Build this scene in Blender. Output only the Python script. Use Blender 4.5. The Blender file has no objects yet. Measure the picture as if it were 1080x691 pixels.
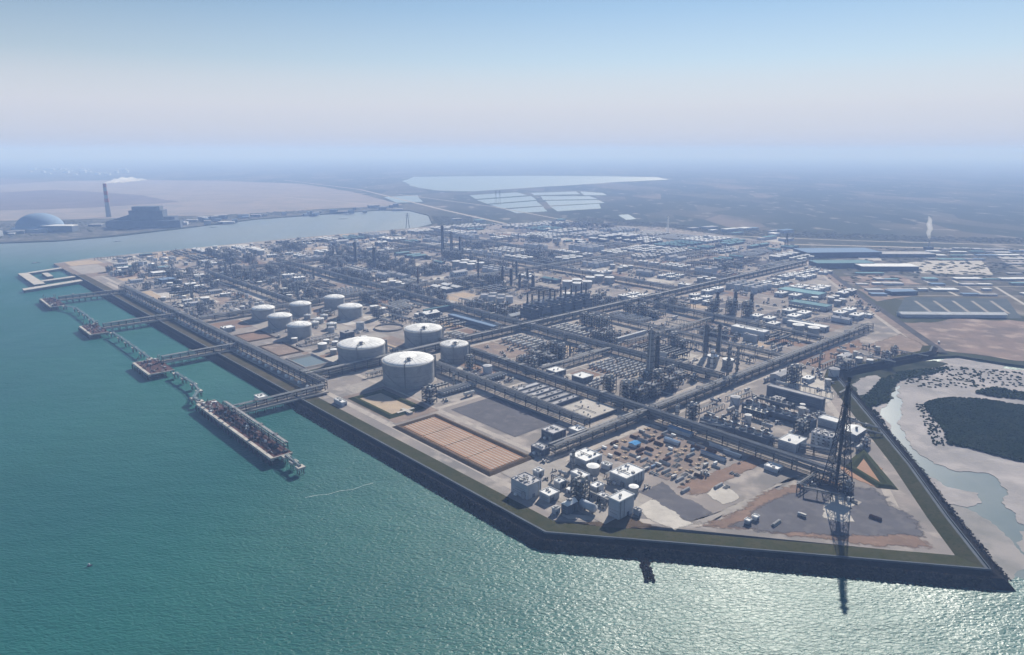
import bpy, bmesh, math, random
import numpy as np
from mathutils import Vector, Matrix
random.seed(11)
sc = bpy.context.scene
col = sc.collection
PI = math.pi
# ------------------------------------------------------------------ camera
CAM_H = 350.0; FPX = 740.0; PITCH = math.radians(14.1455)
cam_d = bpy.data.cameras.new('camera'); cam = bpy.data.objects.new('camera', cam_d); col.objects.link(cam)
cam_d.sensor_width = 36.0; cam_d.lens = 36.0*FPX/1080.0; cam_d.clip_start = 1.0; cam_d.clip_end = 150000.0
cam.location = (0, 0, CAM_H); cam.rotation_euler = (PI/2-PITCH, 0, 0)
sc.camera = cam
# ------------------------------------------------------------------ sky, sun, exposure
SUN_EL = math.radians(30.0); SUN_AZ = math.radians(22.4)      # azimuth measured from +Y towards +X
wd = bpy.data.worlds.new('World'); sc.world = wd; wd.use_nodes = True
nt = wd.node_tree; N = nt.nodes; N.clear()
out = N.new('ShaderNodeOutputWorld'); bg = N.new('ShaderNodeBackground'); bg.inputs['Strength'].default_value = 0.052
sky = N.new('ShaderNodeTexSky'); sky.sky_type = 'NISHITA'; sky.sun_disc = False
sky.sun_elevation = SUN_EL; sky.sun_rotation = SUN_AZ; sky.altitude = 300; sky.air_density = 1.0; sky.dust_density = 0.0; sky.ozone_density = 2.0
tc = N.new('ShaderNodeTexCoord'); sep = N.new('ShaderNodeSeparateXYZ')
ramp = N.new('ShaderNodeValToRGB')
cr = ramp.color_ramp
cr.elements[0].position = 0.0; cr.elements[0].color = (0.93, 0.93, 0.93, 1)
cr.elements[1].position = 0.34; cr.elements[1].color = (0, 0, 0, 1)
for p_, c_ in ((0.055, .90), (0.088, .66), (0.115, .32), (0.18, .05)):
    e = cr.elements.new(p_); e.color = (c_, c_, c_, 1)
mx = N.new('ShaderNodeMixRGB')
band = N.new('ShaderNodeValToRGB'); bc = band.color_ramp          # the haze layer itself: blue-grey at the horizon, pale above
bc.elements[0].position = 0.0; bc.elements[0].color = (.53, .60, .78, 1); bc.elements[1].position = .06; bc.elements[1].color = (.76, .775, .88, 1)
e_ = bc.elements.new(.025); e_.color = (.66, .70, .845, 1)
mul = N.new('ShaderNodeVectorMath'); mul.operation = 'SCALE'; mul.inputs['Scale'].default_value = 10.0
nt.links.new(sep.outputs['Z'], band.inputs[0]); nt.links.new(band.outputs[0], mul.inputs[0]); nt.links.new(mul.outputs[0], mx.inputs['Color2'])
nt.links.new(tc.outputs['Generated'], sep.inputs[0]); nt.links.new(sep.outputs['Z'], ramp.inputs[0])
nt.links.new(ramp.outputs[0], mx.inputs['Fac']); nt.links.new(sky.outputs[0], mx.inputs['Color1'])
nt.links.new(mx.outputs[0], bg.inputs['Color']); nt.links.new(bg.outputs[0], out.inputs['Surface'])
sun_d = bpy.data.lights.new('sun', 'SUN'); sun = bpy.data.objects.new('sun', sun_d); col.objects.link(sun)
sun_d.energy = 5.0; sun_d.angle = math.radians(0.5); sun_d.color = (1.0, 0.955, 0.89)
SD = Vector((math.sin(SUN_AZ)*math.cos(SUN_EL), math.cos(SUN_AZ)*math.cos(SUN_EL), math.sin(SUN_EL)))
sun.rotation_euler = SD.to_track_quat('Z', 'Y').to_euler(); sun.location = (0, 0, 900)
vs = sc.view_settings; vs.view_transform = 'Standard'; vs.look = 'None'; vs.exposure = 0.76; vs.gamma = 1.0; vs.use_curve_mapping = False
sc.render.engine = 'CYCLES'
cy = sc.cycles
cy.use_denoising = True; cy.max_bounces = 4; cy.diffuse_bounces = 2; cy.glossy_bounces = 2; cy.transmission_bounces = 2; cy.volume_bounces = 2
cy.caustics_reflective = False; cy.caustics_refractive = False; cy.sample_clamp_indirect = 4.0

# ------------------------------------------------------------------ survey: image points of the ground -> metres; plant grid (u along the coast, v inland)
cp, sp = math.cos(PITCH), math.sin(PITCH)
def W(x, y, z=0.0):
    a = (x-540.0)/FPX; b = -(y-345.5)/FPX
    dz = -sp+b*cp; t = (z-CAM_H)/dz
    return (a*t, (cp+b*sp)*t)
TH = math.radians(42.5); OX, OY = 19.0, 620.0
CT, ST = math.cos(TH), math.sin(TH)
def UV(u, v): return (OX - ST*u + CT*v, OY + CT*u + ST*v)
def toUV(X, Y):
    X -= OX; Y -= OY
    return (-ST*X+CT*Y, CT*X+ST*Y)
def uvp(x, y, z=0.0): return toUV(*W(x, y, z))
SEA = -6.0; LAND = -2.2

# ------------------------------------------------------------------ materials
M = {}
def mat(name, c1, c2=None, scale=0.05, rough=0.8, metal=0.0, detail=4.0, c3=None, scale3=0.4, f3=0.35, bump=0.0, bscale=0.5, spec=0.0, objrand=0.0):
    m = bpy.data.materials.new(name); m.use_nodes = True
    n = m.node_tree.nodes; l = m.node_tree.links
    b = n['Principled BSDF']; b.inputs['Roughness'].default_value = rough; b.inputs['Metallic'].default_value = metal
    b.inputs['Specular IOR Level'].default_value = spec
    g = n.new('ShaderNodeNewGeometry')
    c2 = c2 or tuple(x*0.72 for x in c1)
    t = n.new('ShaderNodeTexNoise'); t.inputs['Scale'].default_value = scale; t.inputs['Detail'].default_value = detail; t.inputs['Roughness'].default_value = 0.62
    l.new(g.outputs['Position'], t.inputs['Vector'])
    mr = n.new('ShaderNodeMapRange'); mr.inputs[1].default_value = 0.36; mr.inputs[2].default_value = 0.64
    l.new(t.outputs['Fac'], mr.inputs[0])
    x = n.new('ShaderNodeMixRGB'); x.inputs['Color1'].default_value = (*c1, 1); x.inputs['Color2'].default_value = (*c2, 1)
    l.new(mr.outputs[0], x.inputs['Fac'])
    last = x.outputs[0]
    if c3:
        t3 = n.new('ShaderNodeTexNoise'); t3.inputs['Scale'].default_value = scale3; t3.inputs['Detail'].default_value = 3
        l.new(g.outputs['Position'], t3.inputs['Vector'])
        m3 = n.new('ShaderNodeMapRange'); m3.inputs[1].default_value = 0.52; m3.inputs[2].default_value = 0.66; m3.inputs[4].default_value = f3
        l.new(t3.outputs['Fac'], m3.inputs[0])
        x3 = n.new('ShaderNodeMixRGB'); x3.inputs['Color2'].default_value = (*c3, 1)
        l.new(m3.outputs[0], x3.inputs['Fac']); l.new(last, x3.inputs['Color1']); last = x3.outputs[0]
    if objrand:
        oi = n.new('ShaderNodeObjectInfo'); mo = n.new('ShaderNodeMapRange')
        mo.inputs[3].default_value = 1-objrand; mo.inputs[4].default_value = 1+objrand
        l.new(oi.outputs['Random'], mo.inputs[0])
        hs = n.new('ShaderNodeHueSaturation'); l.new(mo.outputs[0], hs.inputs['Value']); l.new(last, hs.inputs['Color']); last = hs.outputs[0]
    l.new(last, b.inputs['Base Color'])
    if bump:
        tb = n.new('ShaderNodeTexNoise'); tb.inputs['Scale'].default_value = bscale; tb.inputs['Detail'].default_value = 5
        l.new(g.outputs['Position'], tb.inputs['Vector'])
        bp = n.new('ShaderNodeBump'); bp.inputs['Distance'].default_value = bump; bp.inputs['Strength'].default_value = 1.0
        l.new(tb.outputs['Fac'], bp.inputs['Height']); l.new(bp.outputs[0], b.inputs['Normal'])
    M[name] = m
    return m
mat('earth', (0.255, 0.198, 0.168), (0.18, 0.15, 0.135), 0.012, c3=(0.33, 0.27, 0.23), scale3=0.06, f3=0.6, bump=0.4, bscale=0.3)
mat('plant_ground', (0.285, 0.25, 0.23), (0.19, 0.18, 0.175), 0.009, c3=(0.40, 0.355, 0.32), scale3=0.03, f3=0.75, detail=8, bump=0.3, bscale=0.4)
mat('concrete', (0.345, 0.315, 0.285), (0.285, 0.26, 0.24), 0.03, c3=(0.23, 0.215, 0.205), scale3=0.12)
mat('light_concrete', (0.49, 0.455, 0.41), (0.40, 0.37, 0.335), 0.04, c3=(0.31, 0.29, 0.27), scale3=0.15)
mat('road', (0.42, 0.375, 0.335), (0.35, 0.315, 0.285), 0.03, c3=(0.2, 0.185, 0.175), scale3=0.09)
mat('asphalt', (0.09, 0.09, 0.098), (0.07, 0.07, 0.077), 0.02, c3=(0.125, 0.12, 0.12), scale3=0.05)
mat('gravel_pad', (0.128, 0.125, 0.137), (0.105, 0.103, 0.113), 0.03, c3=(0.165, 0.157, 0.16), scale3=0.08, f3=0.5, bump=0.15, bscale=1.0)
mat('red_earth', (0.245, 0.168, 0.132), (0.18, 0.132, 0.11), 0.03, c3=(0.29, 0.225, 0.185), scale3=0.1, bump=0.3, bscale=0.4)
mat('orange_earth', (0.35, 0.215, 0.145), (0.29, 0.185, 0.132), 0.05, c3=(0.38, 0.28, 0.21), scale3=0.2, bump=0.15)
mat('dark_soil', (0.098, 0.074, 0.055), (0.076, 0.06, 0.046), 0.05, c3=(0.14, 0.11, 0.085), scale3=0.15, bump=0.4, bscale=0.4)
mat('tan_sand', (0.42, 0.33, 0.24), (0.36, 0.285, 0.22), 0.05, c3=(0.47, 0.39, 0.31), scale3=0.15, bump=0.2)
mat('grass_bank', (0.040, 0.044, 0.022), (0.056, 0.053, 0.030), 0.05, c3=(0.030, 0.036, 0.016), scale3=0.25, f3=0.7, bump=0.5, bscale=0.6)
mat('lawn', (0.036, 0.046, 0.022), (0.05, 0.054, 0.029), 0.06, c3=(0.027, 0.038, 0.016), scale3=0.3, bump=0.3)
mat('terrace', (0.088, 0.074, 0.05), (0.06, 0.056, 0.035), 0.03, c3=(0.12, 0.10, 0.075), scale3=0.1, bump=0.4, bscale=0.4)
mat('revetment', (0.022, 0.021, 0.022), (0.015, 0.015, 0.017), 0.1, c3=(0.042, 0.038, 0.034), scale3=0.35, bump=1.0, bscale=0.6)
mat('rock', (0.052, 0.044, 0.038), (0.025, 0.023, 0.022), 0.3, c3=(0.11, 0.095, 0.08), scale3=0.5, bump=0.4, bscale=1.0)
mat('parapet', (0.13, 0.145, 0.165), (0.10, 0.112, 0.13), 0.05)
mat('mud', (0.35, 0.325, 0.32), (0.25, 0.24, 0.24), 0.012, c3=(0.41, 0.375, 0.365), scale3=0.03, f3=0.6, rough=0.6, bump=0.5, bscale=0.2)
mat('wet_mud', (0.22, 0.215, 0.21), (0.30, 0.28, 0.27), 0.02, c3=(0.15, 0.16, 0.155), scale3=0.06, rough=0.45, bump=0.2, bscale=0.2)
mat('marsh', (0.030, 0.038, 0.027), (0.046, 0.05, 0.036), 0.04, c3=(0.085, 0.08, 0.066), scale3=0.08, bump=0.6, bscale=0.3)
mat('mangrove', (0.026, 0.042, 0.021), (0.042, 0.054, 0.026), 0.02, c3=(0.018, 0.031, 0.016), scale3=0.2, f3=0.7, bump=0.6, bscale=0.5)
mat('far_trees', (0.08, 0.088, 0.07), (0.105, 0.106, 0.085), 0.01)
mat('steel_dark', (0.078, 0.083, 0.092), (0.055, 0.059, 0.067), 0.2, rough=0.6, objrand=0.25)
mat('steel', (0.215, 0.22, 0.228), (0.15, 0.155, 0.165), 0.15, rough=0.55, objrand=0.2)
mat('grating', (0.25, 0.25, 0.255), (0.17, 0.172, 0.18), 0.2, rough=0.65, c3=(0.36, 0.35, 0.34), scale3=0.3, f3=0.6)
mat('silver', (0.42, 0.42, 0.42), (0.33, 0.333, 0.34), 0.12, rough=0.62, metal=0.1, objrand=0.15)
mat('pipe_grey', (0.25, 0.25, 0.256), (0.18, 0.184, 0.19), 0.06, rough=0.65, metal=0.0, spec=0.1, objrand=0.3)
mat('pipe_pale', (0.46, 0.445, 0.42), (0.35, 0.34, 0.33), 0.08, rough=0.7, spec=0.1, objrand=0.15)
mat('white_paint', (0.74, 0.735, 0.72), (0.62, 0.62, 0.615), 0.06, rough=0.5, c3=(0.52, 0.50, 0.47), scale3=0.1, f3=0.35, objrand=0.06)
mat('tank_shell', (0.31, 0.318, 0.33), (0.255, 0.262, 0.274), 0.05, rough=0.6, c3=(0.20, 0.203, 0.21), scale3=0.12, f3=0.4)
mat('tank_roof', (0.78, 0.775, 0.755), (0.70, 0.695, 0.68), 0.05, rough=0.45, c3=(0.6, 0.585, 0.56), scale3=0.1, f3=0.3)
mat('clad_wall', (0.39, 0.42, 0.46), (0.33, 0.355, 0.395), 0.08, rough=0.6, c3=(0.33, 0.34, 0.36), scale3=0.2, f3=0.4, objrand=0.12)
mat('dark_clad', (0.13, 0.15, 0.185), (0.10, 0.115, 0.145), 0.08, rough=0.55, objrand=0.2)
mat('grey_roof', (0.42, 0.415, 0.42), (0.34, 0.335, 0.345), 0.06, rough=0.6, c3=(0.52, 0.51, 0.5), scale3=0.1, objrand=0.2)
mat('blue_roof', (0.10, 0.27, 0.50), (0.08, 0.21, 0.40), 0.2, rough=0.5)
mat('slate_roof', (0.21, 0.28, 0.385), (0.17, 0.23, 0.32), 0.2, rough=0.5)
mat('green_roof', (0.20, 0.31, 0.33), (0.16, 0.26, 0.29), 0.05, rough=0.5, objrand=0.15)
mat('window', (0.035, 0.045, 0.06), (0.05, 0.06, 0.075), 0.3, rough=0.15, spec=0.6)
mat('rust', (0.14, 0.088, 0.072), (0.105, 0.072, 0.063), 0.3, rough=0.8, c3=(0.20, 0.14, 0.11), scale3=0.5)
mat('deck_red', (0.105, 0.055, 0.052), (0.075, 0.05, 0.048), 0.15, rough=0.8, c3=(0.16, 0.13, 0.12), scale3=0.3, f3=0.6)
mat('pile', (0.16, 0.155, 0.15), (0.1, 0.1, 0.1), 0.2)
mat('wood_tan', (0.42, 0.33, 0.24), (0.34, 0.27, 0.2), 0.3, objrand=0.25)
mat('chimney_grey', (0.27, 0.26, 0.26), (0.2, 0.2, 0.205), 0.02)
mat('chimney_red', (0.30, 0.10, 0.08), (0.25, 0.09, 0.075), 0.02)
mat('pond', (0.17, 0.225, 0.225), (0.21, 0.26, 0.255), 0.003, rough=0.3, spec=0.2)
mat('still_water', (0.15, 0.175, 0.165), (0.12, 0.15, 0.145), 0.02, rough=0.2, spec=0.5)
mat('flat_sand', (0.27, 0.235, 0.215), (0.21, 0.19, 0.18), 0.0035, c3=(0.33, 0.265, 0.22), scale3=0.006, f3=0.5)
mat('flat_mud', (0.13, 0.11, 0.115), (0.17, 0.142, 0.14), 0.004, c3=(0.10, 0.095, 0.10), scale3=0.01)
mat('town', (0.12, 0.115, 0.11), (0.075, 0.08, 0.07), 0.012, c3=(0.26, 0.23, 0.21), scale3=0.02, f3=0.6)
mat('field_brown', (0.25, 0.19, 0.165), (0.16, 0.135, 0.125), 0.012, c3=(0.36, 0.29, 0.25), scale3=0.025, f3=0.8, detail=7, bump=0.5, bscale=0.1)
mat('plot_dark', (0.10, 0.115, 0.12), (0.075, 0.09, 0.10), 0.02)

# sea: murky teal water with wind ripples
m = bpy.data.materials.new('sea'); m.use_nodes = True; n = m.node_tree.nodes; l = m.node_tree.links
b = n['Principled BSDF']; b.inputs['Roughness'].default_value = 0.44; b.inputs['IOR'].default_value = 1.33; b.inputs['Specular IOR Level'].default_value = 0.55
g = n.new('ShaderNodeNewGeometry')
t1 = n.new('ShaderNodeTexNoise'); t1.inputs['Scale'].default_value = 0.0022; t1.inputs['Detail'].default_value = 5
l.new(g.outputs['Position'], t1.inputs['Vector'])
mr = n.new('ShaderNodeMapRange'); mr.inputs[1].default_value = 0.35; mr.inputs[2].default_value = 0.66; l.new(t1.outputs['Fac'], mr.inputs[0])
x1 = n.new('ShaderNodeMixRGB'); x1.inputs['Color1'].default_value = (0.003, 0.074, 0.068, 1); x1.inputs['Color2'].default_value = (0.010, 0.102, 0.086, 1)
l.new(mr.outputs[0], x1.inputs['Fac'])
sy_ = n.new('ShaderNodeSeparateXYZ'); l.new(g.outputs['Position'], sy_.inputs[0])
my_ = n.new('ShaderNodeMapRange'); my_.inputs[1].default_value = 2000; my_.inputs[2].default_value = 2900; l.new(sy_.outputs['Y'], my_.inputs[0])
xr = n.new('ShaderNodeMixRGB'); xr.inputs['Color2'].default_value = (0.17, 0.205, 0.215, 1)   # silty river colour, with the hazy sky's pale reflection painted in
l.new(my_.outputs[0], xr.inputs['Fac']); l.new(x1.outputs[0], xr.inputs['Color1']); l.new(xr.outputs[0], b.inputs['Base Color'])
mp = n.new('ShaderNodeMapping'); mp.inputs['Rotation'].default_value = (0, 0, math.radians(-28)); mp.inputs['Scale'].default_value = (0.62, 1.25, 1)
l.new(g.outputs['Position'], mp.inputs['Vector'])
ta = n.new('ShaderNodeTexNoise'); ta.inputs['Scale'].default_value = 0.33; ta.inputs['Detail'].default_value = 3.5; ta.inputs['Roughness'].default_value = 0.5; ta.inputs['Distortion'].default_value = 0.6
l.new(mp.outputs[0], ta.inputs['Vector'])
tb = n.new('ShaderNodeTexNoise'); tb.inputs['Scale'].default_value = 0.035; tb.inputs['Detail'].default_value = 2
l.new(mp.outputs[0], tb.inputs['Vector'])
b1 = n.new('ShaderNodeBump'); b1.inputs['Distance'].default_value = 1.15; b1.inputs['Strength'].default_value = 1.0
b2 = n.new('ShaderNodeBump'); b2.inputs['Distance'].default_value = 1.6; b2.inputs['Strength'].default_value = 1.0
l.new(tb.outputs['Fac'], b2.inputs['Height']); l.new(ta.outputs['Fac'], b1.inputs['Height']); l.new(b2.outputs[0], b1.inputs['Normal']); l.new(b1.outputs[0], b.inputs['Normal'])
tw = n.new('ShaderNodeTexNoise'); tw.inputs['Scale'].default_value = 0.004; tw.inputs['Detail'].default_value = 3
mw = n.new('ShaderNodeMapping'); mw.inputs['Rotation'].default_value = (0, 0, 0.6); mw.inputs['Scale'].default_value = (1, .3, 1); l.new(g.outputs['Position'], mw.inputs['Vector']); l.new(mw.outputs[0], tw.inputs['Vector'])
rw = n.new('ShaderNodeMapRange'); rw.inputs[1].default_value = .38; rw.inputs[2].default_value = .62; rw.inputs[3].default_value = .40; rw.inputs[4].default_value = .54; l.new(tw.outputs['Fac'], rw.inputs[0]); l.new(rw.outputs[0], b.inputs['Roughness'])   # wind streaks
M['sea'] = m

# mainland: patchwork of fields, scrub and villages
m = bpy.data.materials.new('mainland'); m.use_nodes = True; n = m.node_tree.nodes; l = m.node_tree.links
b = n['Principled BSDF']; b.inputs['Roughness'].default_value = 0.9; b.inputs['Specular IOR Level'].default_value = 0.0
g = n.new('ShaderNodeNewGeometry')
mp = n.new('ShaderNodeMapping'); mp.inputs['Rotation'].default_value = (0, 0, 0.35); mp.inputs['Scale'].default_value = (1.0, 0.45, 1)
l.new(g.outputs['Position'], mp.inputs['Vector'])
vo = n.new('ShaderNodeTexVoronoi'); vo.inputs['Scale'].default_value = 0.004; l.new(mp.outputs[0], vo.inputs['Vector'])
r1 = n.new('ShaderNodeValToRGB'); e = r1.color_ramp
e.elements[0].position = 0; e.elements[0].color = (0.045, 0.054, 0.042, 1); e.elements[1].position = 1; e.elements[1].color = (0.17, 0.145, 0.125, 1)
for p_, c_ in ((0.4, (0.07, 0.076, 0.058)), (0.62, (0.13, 0.115, 0.094)), (0.85, (0.10, 0.10, 0.08))):
    q = e.elements.new(p_); q.color = (*c_, 1)
sr = n.new('ShaderNodeSeparateColor'); l.new(vo.outputs['Color'], sr.inputs[0]); l.new(sr.outputs[0], r1.inputs[0])
tn = n.new('ShaderNodeTexNoise'); tn.inputs['Scale'].default_value = 0.0016; tn.inputs['Detail'].default_value = 9; l.new(mp.outputs[0], tn.inputs['Vector'])
mr = n.new('ShaderNodeMapRange'); mr.inputs[1].default_value = 0.42; mr.inputs[2].default_value = 0.6; l.new(tn.outputs['Fac'], mr.inputs[0])
x1 = n.new('ShaderNodeMixRGB'); x1.inputs['Color2'].default_value = (0.056, 0.066, 0.054, 1); l.new(r1.outputs[0], x1.inputs['Color1']); l.new(mr.outputs[0], x1.inputs['Fac'])
tv = n.new('ShaderNodeTexNoise'); tv.inputs['Scale'].default_value = 0.011; tv.inputs['Detail'].default_value = 8; l.new(mp.outputs[0], tv.inputs['Vector'])
mv = n.new('ShaderNodeMapRange'); mv.inputs[1].default_value = 0.60; mv.inputs[2].default_value = 0.70; mv.inputs[4].default_value = 0.7; l.new(tv.outputs['Fac'], mv.inputs[0])
x2 = n.new('ShaderNodeMixRGB'); x2.inputs['Color2'].default_value = (0.34, 0.305, 0.28, 1); l.new(x1.outputs[0], x2.inputs['Color1']); l.new(mv.outputs[0], x2.inputs['Fac'])
l.new(x2.outputs[0], b.inputs['Base Color'])
M['mainland'] = m

def volume_mat(name, color, density, aniso=0.0, absorb=1.0):
    m = bpy.data.materials.new(name); m.use_nodes = True; n = m.node_tree.nodes; n.clear()
    o = n.new('ShaderNodeOutputMaterial'); v = n.new('ShaderNodeVolumePrincipled')
    v.inputs['Color'].default_value = (*color, 1); v.inputs['Density'].default_value = density; v.inputs['Anisotropy'].default_value = aniso; v.inputs['Absorption Color'].default_value = (absorb, absorb, absorb, 1)
    m.node_tree.links.new(v.outputs[0], o.inputs['Volume']); M[name] = m
    return m

# ------------------------------------------------------------------ mesh builder
class MB:
    def __init__(s): s.v = []; s.f = []; s.m = []; s.mats = []
    def mi(s, name):
        if name not in s.mats: s.mats.append(name)
        return s.mats.index(name)
    def add(s, vs, fs, mt):
        o = len(s.v); k = s.mi(mt); s.v += vs
        for f in fs: s.f.append(tuple(i+o for i in f)); s.m.append(k)
        return s
    def box(s, x0, x1, y0, y1, z0, z1, mt, bottom=True):
        vs = [(x0,y0,z0),(x1,y0,z0),(x1,y1,z0),(x0,y1,z0),(x0,y0,z1),(x1,y0,z1),(x1,y1,z1),(x0,y1,z1)]
        fs = [(4,5,6,7),(0,1,5,4),(1,2,6,5),(2,3,7,6),(3,0,4,7)]
        if bottom: fs.append((3,2,1,0))
        return s.add(vs, fs, mt)
    def cbox(s, x, y, z, sx, sy, sz, mt): return s.box(x-sx/2, x+sx/2, y-sy/2, y+sy/2, z, z+sz, mt)
    def cyl(s, x, y, z0, z1, r0, r1, n, mt, cap=True):
        vs = []
        for k in range(n):
            a = 2*PI*k/n; vs.append((x+r0*math.cos(a), y+r0*math.sin(a), z0))
        for k in range(n):
            a = 2*PI*k/n; vs.append((x+r1*math.cos(a), y+r1*math.sin(a), z1))
        fs = [(k, (k+1) % n, n+(k+1) % n, n+k) for k in range(n)]
        if cap: fs.append(tuple(range(n, 2*n)))
        return s.add(vs, fs, mt)
    def dome(s, x, y, z, r, h, n, rings, mt):
        vs = []; fs = []
        for j in range(rings):
            t = (PI/2)*j/rings
            for k in range(n):
                a = 2*PI*k/n; vs.append((x+r*math.cos(t)*math.cos(a), y+r*math.cos(t)*math.sin(a), z+h*math.sin(t)))
        vs.append((x, y, z+h))
        for j in range(rings-1):
            for k in range(n): fs.append((j*n+k, j*n+(k+1) % n, (j+1)*n+(k+1) % n, (j+1)*n+k))
        for k in range(n): fs.append(((rings-1)*n+k, (rings-1)*n+(k+1) % n, len(vs)-1))
        return s.add(vs, fs, mt)
    def tube(s, p, q, r, n, mt, cap=True, r2=None):
        p = Vector(p); q = Vector(q); d = (q-p)
        if d.length < 1e-6: return s
        d.normalize()
        up = Vector((0, 0, 1)) if abs(d.z) < 0.95 else Vector((1, 0, 0))
        a = d.cross(up).normalized(); b_ = a.cross(d)
        r2 = r if r2 is None else r2
        vs = []
        for c, rr in ((p, r), (q, r2)):
            for k in range(n):
                t = 2*PI*(k+0.5)/n; vs.append(tuple(c + a*(rr*math.cos(t)) + b_*(rr*math.sin(t))))
        fs = [(k, n+k, n+(k+1) % n, (k+1) % n) for k in range(n)]
        if cap: fs += [tuple(range(n)), tuple(range(2*n-1, n-1, -1))]
        return s.add(vs, fs, mt)
    def prism(s, pts, z0, z1, mt, bottom=False):
        n = len(pts); A = sum(pts[i][0]*pts[(i+1) % n][1]-pts[(i+1) % n][0]*pts[i][1] for i in range(n))
        if A < 0: pts = pts[::-1]
        vs = [(p[0], p[1], z0) for p in pts]+[(p[0], p[1], z1) for p in pts]
        fs = [(k, (k+1) % n, n+(k+1) % n, n+k) for k in range(n)]+[tuple(range(n, 2*n))]
        if bottom: fs.append(tuple(range(n-1, -1, -1)))
        return s.add(vs, fs, mt)
    def sheet(s, pts, z, mt):
        n = len(pts); A = sum(pts[i][0]*pts[(i+1) % n][1]-pts[(i+1) % n][0]*pts[i][1] for i in range(n))
        if A < 0: pts = pts[::-1]
        return s.add([(p[0], p[1], z) for p in pts], [tuple(range(n))], mt)
    def join(s, o, dx=0, dy=0, dz=0):
        k0 = len(s.v); s.v += [(x+dx, y+dy, z+dz) for x, y, z in o.v]
        for f, k in zip(o.f, o.m): s.f.append(tuple(i+k0 for i in f)); s.m.append(s.mi(o.mats[k]))
        return s
    def mesh(s, name, smooth=False):
        me = bpy.data.meshes.new(name); me.from_pydata(s.v, [], s.f)
        for k in s.mats: me.materials.append(M[k])
        if len(s.mats) > 1: me.polygons.foreach_set('material_index', s.m)
        if smooth: me.polygons.foreach_set('use_smooth', [True]*len(s.f))
        me.update()
        return me

def link(name, data=None, parent=None, loc=None, rz=None):
    o = bpy.data.objects.new(name, data); col.objects.link(o)
    if parent: o.parent = parent
    if loc: o.location = loc
    if rz is not None: o.rotation_euler = (0, 0, rz)
    return o
def tag(o, label=None, cat=None, group=None, kind=None):
    if label: o['label'] = label
    if cat: o['category'] = cat
    if group: o['group'] = group
    if kind: o['kind'] = kind
    return o
def thing(name, label, cat, loc, rz=0.0, group=None): return tag(link(name, None, None, loc, rz), label, cat, group)
def struct(name, mb): return tag(link(name, mb.mesh(name)), kind='structure')
def uvthing(name, label, cat, u, v, z=0.0, group=None, rz=0.0):
    x, y = UV(u, v); return thing(name, label, cat, (x, y, z), TH+rz, group)

# plan of what is already occupied (2 m cells, u from -400, v from -60)
OCC = np.zeros((1440, 1280), bool)
def cells(u0, u1, v0, v1):
    return (max(0, int((u0+400)/2)), max(0, int((u1+400)/2)+1), max(0, int((v0+60)/2)), max(0, int((v1+60)/2)+1))
def occupy(u0, u1, v0, v1):
    a, b_, c, d = cells(u0, u1, v0, v1); OCC[a:b_, c:d] = True
def free(u0, u1, v0, v1):
    a, b_, c, d = cells(u0, u1, v0, v1); return not OCC[a:b_, c:d].any()

# ================================================================== SETTING
# sea
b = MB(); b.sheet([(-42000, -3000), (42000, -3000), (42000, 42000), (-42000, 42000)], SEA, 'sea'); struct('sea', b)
# mainland beyond the river and to the east
river = [(-260, 282), (-120, 262), (0, 256), (60, 254), (120, 249), (190, 241), (270, 231), (340, 226), (400, 221.5), (432, 222), (452, 227), (456, 236), (440, 240)]
pts = [W(x, y, LAND) for x, y in river]
pts += [UV(2290, 1460), UV(1600, 700), UV(700, 500), UV(60, 700)]
pts += [W(x, y, LAND) for x, y in [(884, 384), (930, 381), (985, 376), (1010, 375), (1060, 383), (1120, 391), (1250, 400), (1600, 420)]]
pts += [(3500, 1400), (41000, 2500), (41000, 41000), (-41000, 41000), (-41000, 6500)]
b = MB(); b.prism(pts, SEA-1.0, LAND, 'mainland'); struct('mainland_ground', b)
# plant platform
PLAT = [(-12, 12), (-96, 83), (-305, 236), (-224, 358), (-9, 656), (4, 690), (-60, 930), (-40, 990), (222, 1345), (828, 2190), (1516, 2345), (2099, 2040), (2300, 1577), (2300, 820), (2240, 110), (2190, -10), (1870, -10), (1700, 12), (456, 14)]
b = MB(); b.prism([UV(*p) for p in PLAT], SEA-1, 0.0, 'plant_ground'); struct('plant_ground', b)

# ---------------- sea dyke around the platform
DY = [(1890, -11), (1700, -11), (452, -12), (-30, -11), (-115, 57), (-329, 226), (-275, 300), (-207, 400), (-10, 664), (2, 700), (-62, 930), (-52, 975)]
def offset(path, d):
    r = []
    for i, p in enumerate(path):
        ns = []
        for a, c in ((i-1, i), (i, i+1)):
            if 0 <= a and c < len(path):
                dx = path[c][0]-path[a][0]; dy = path[c][1]-path[a][1]; L = math.hypot(dx, dy); ns.append((-dy/L, dx/L))
        if len(ns) == 1: nx, ny = ns[0]; k = 1
        else:
            nx = ns[0][0]+ns[1][0]; ny = ns[0][1]+ns[1][1]; L = math.hypot(nx, ny); nx /= L; ny /= L
            k = 1/max(0.35, nx*ns[0][0]+ny*ns[0][1])
        r.append((p[0]-nx*d*k, p[1]-ny*d*k))
    return r
def sweep(path, prof, mt):          # prof: list of (offset inland, z)
    mb = MB(); rows = [offset(path, d) for d, z in prof]; n = len(path)
    vs = []
    for (d, z), row in zip(prof, rows): vs += [(*UV(*p), z) for p in row]
    fs = []
    for j in range(len(prof)-1):
        for i in range(n-1): fs.append((j*n+i, j*n+i+1, (j+1)*n+i+1, (j+1)*n+i))
    mb.add(vs, fs, mt); return mb
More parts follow.
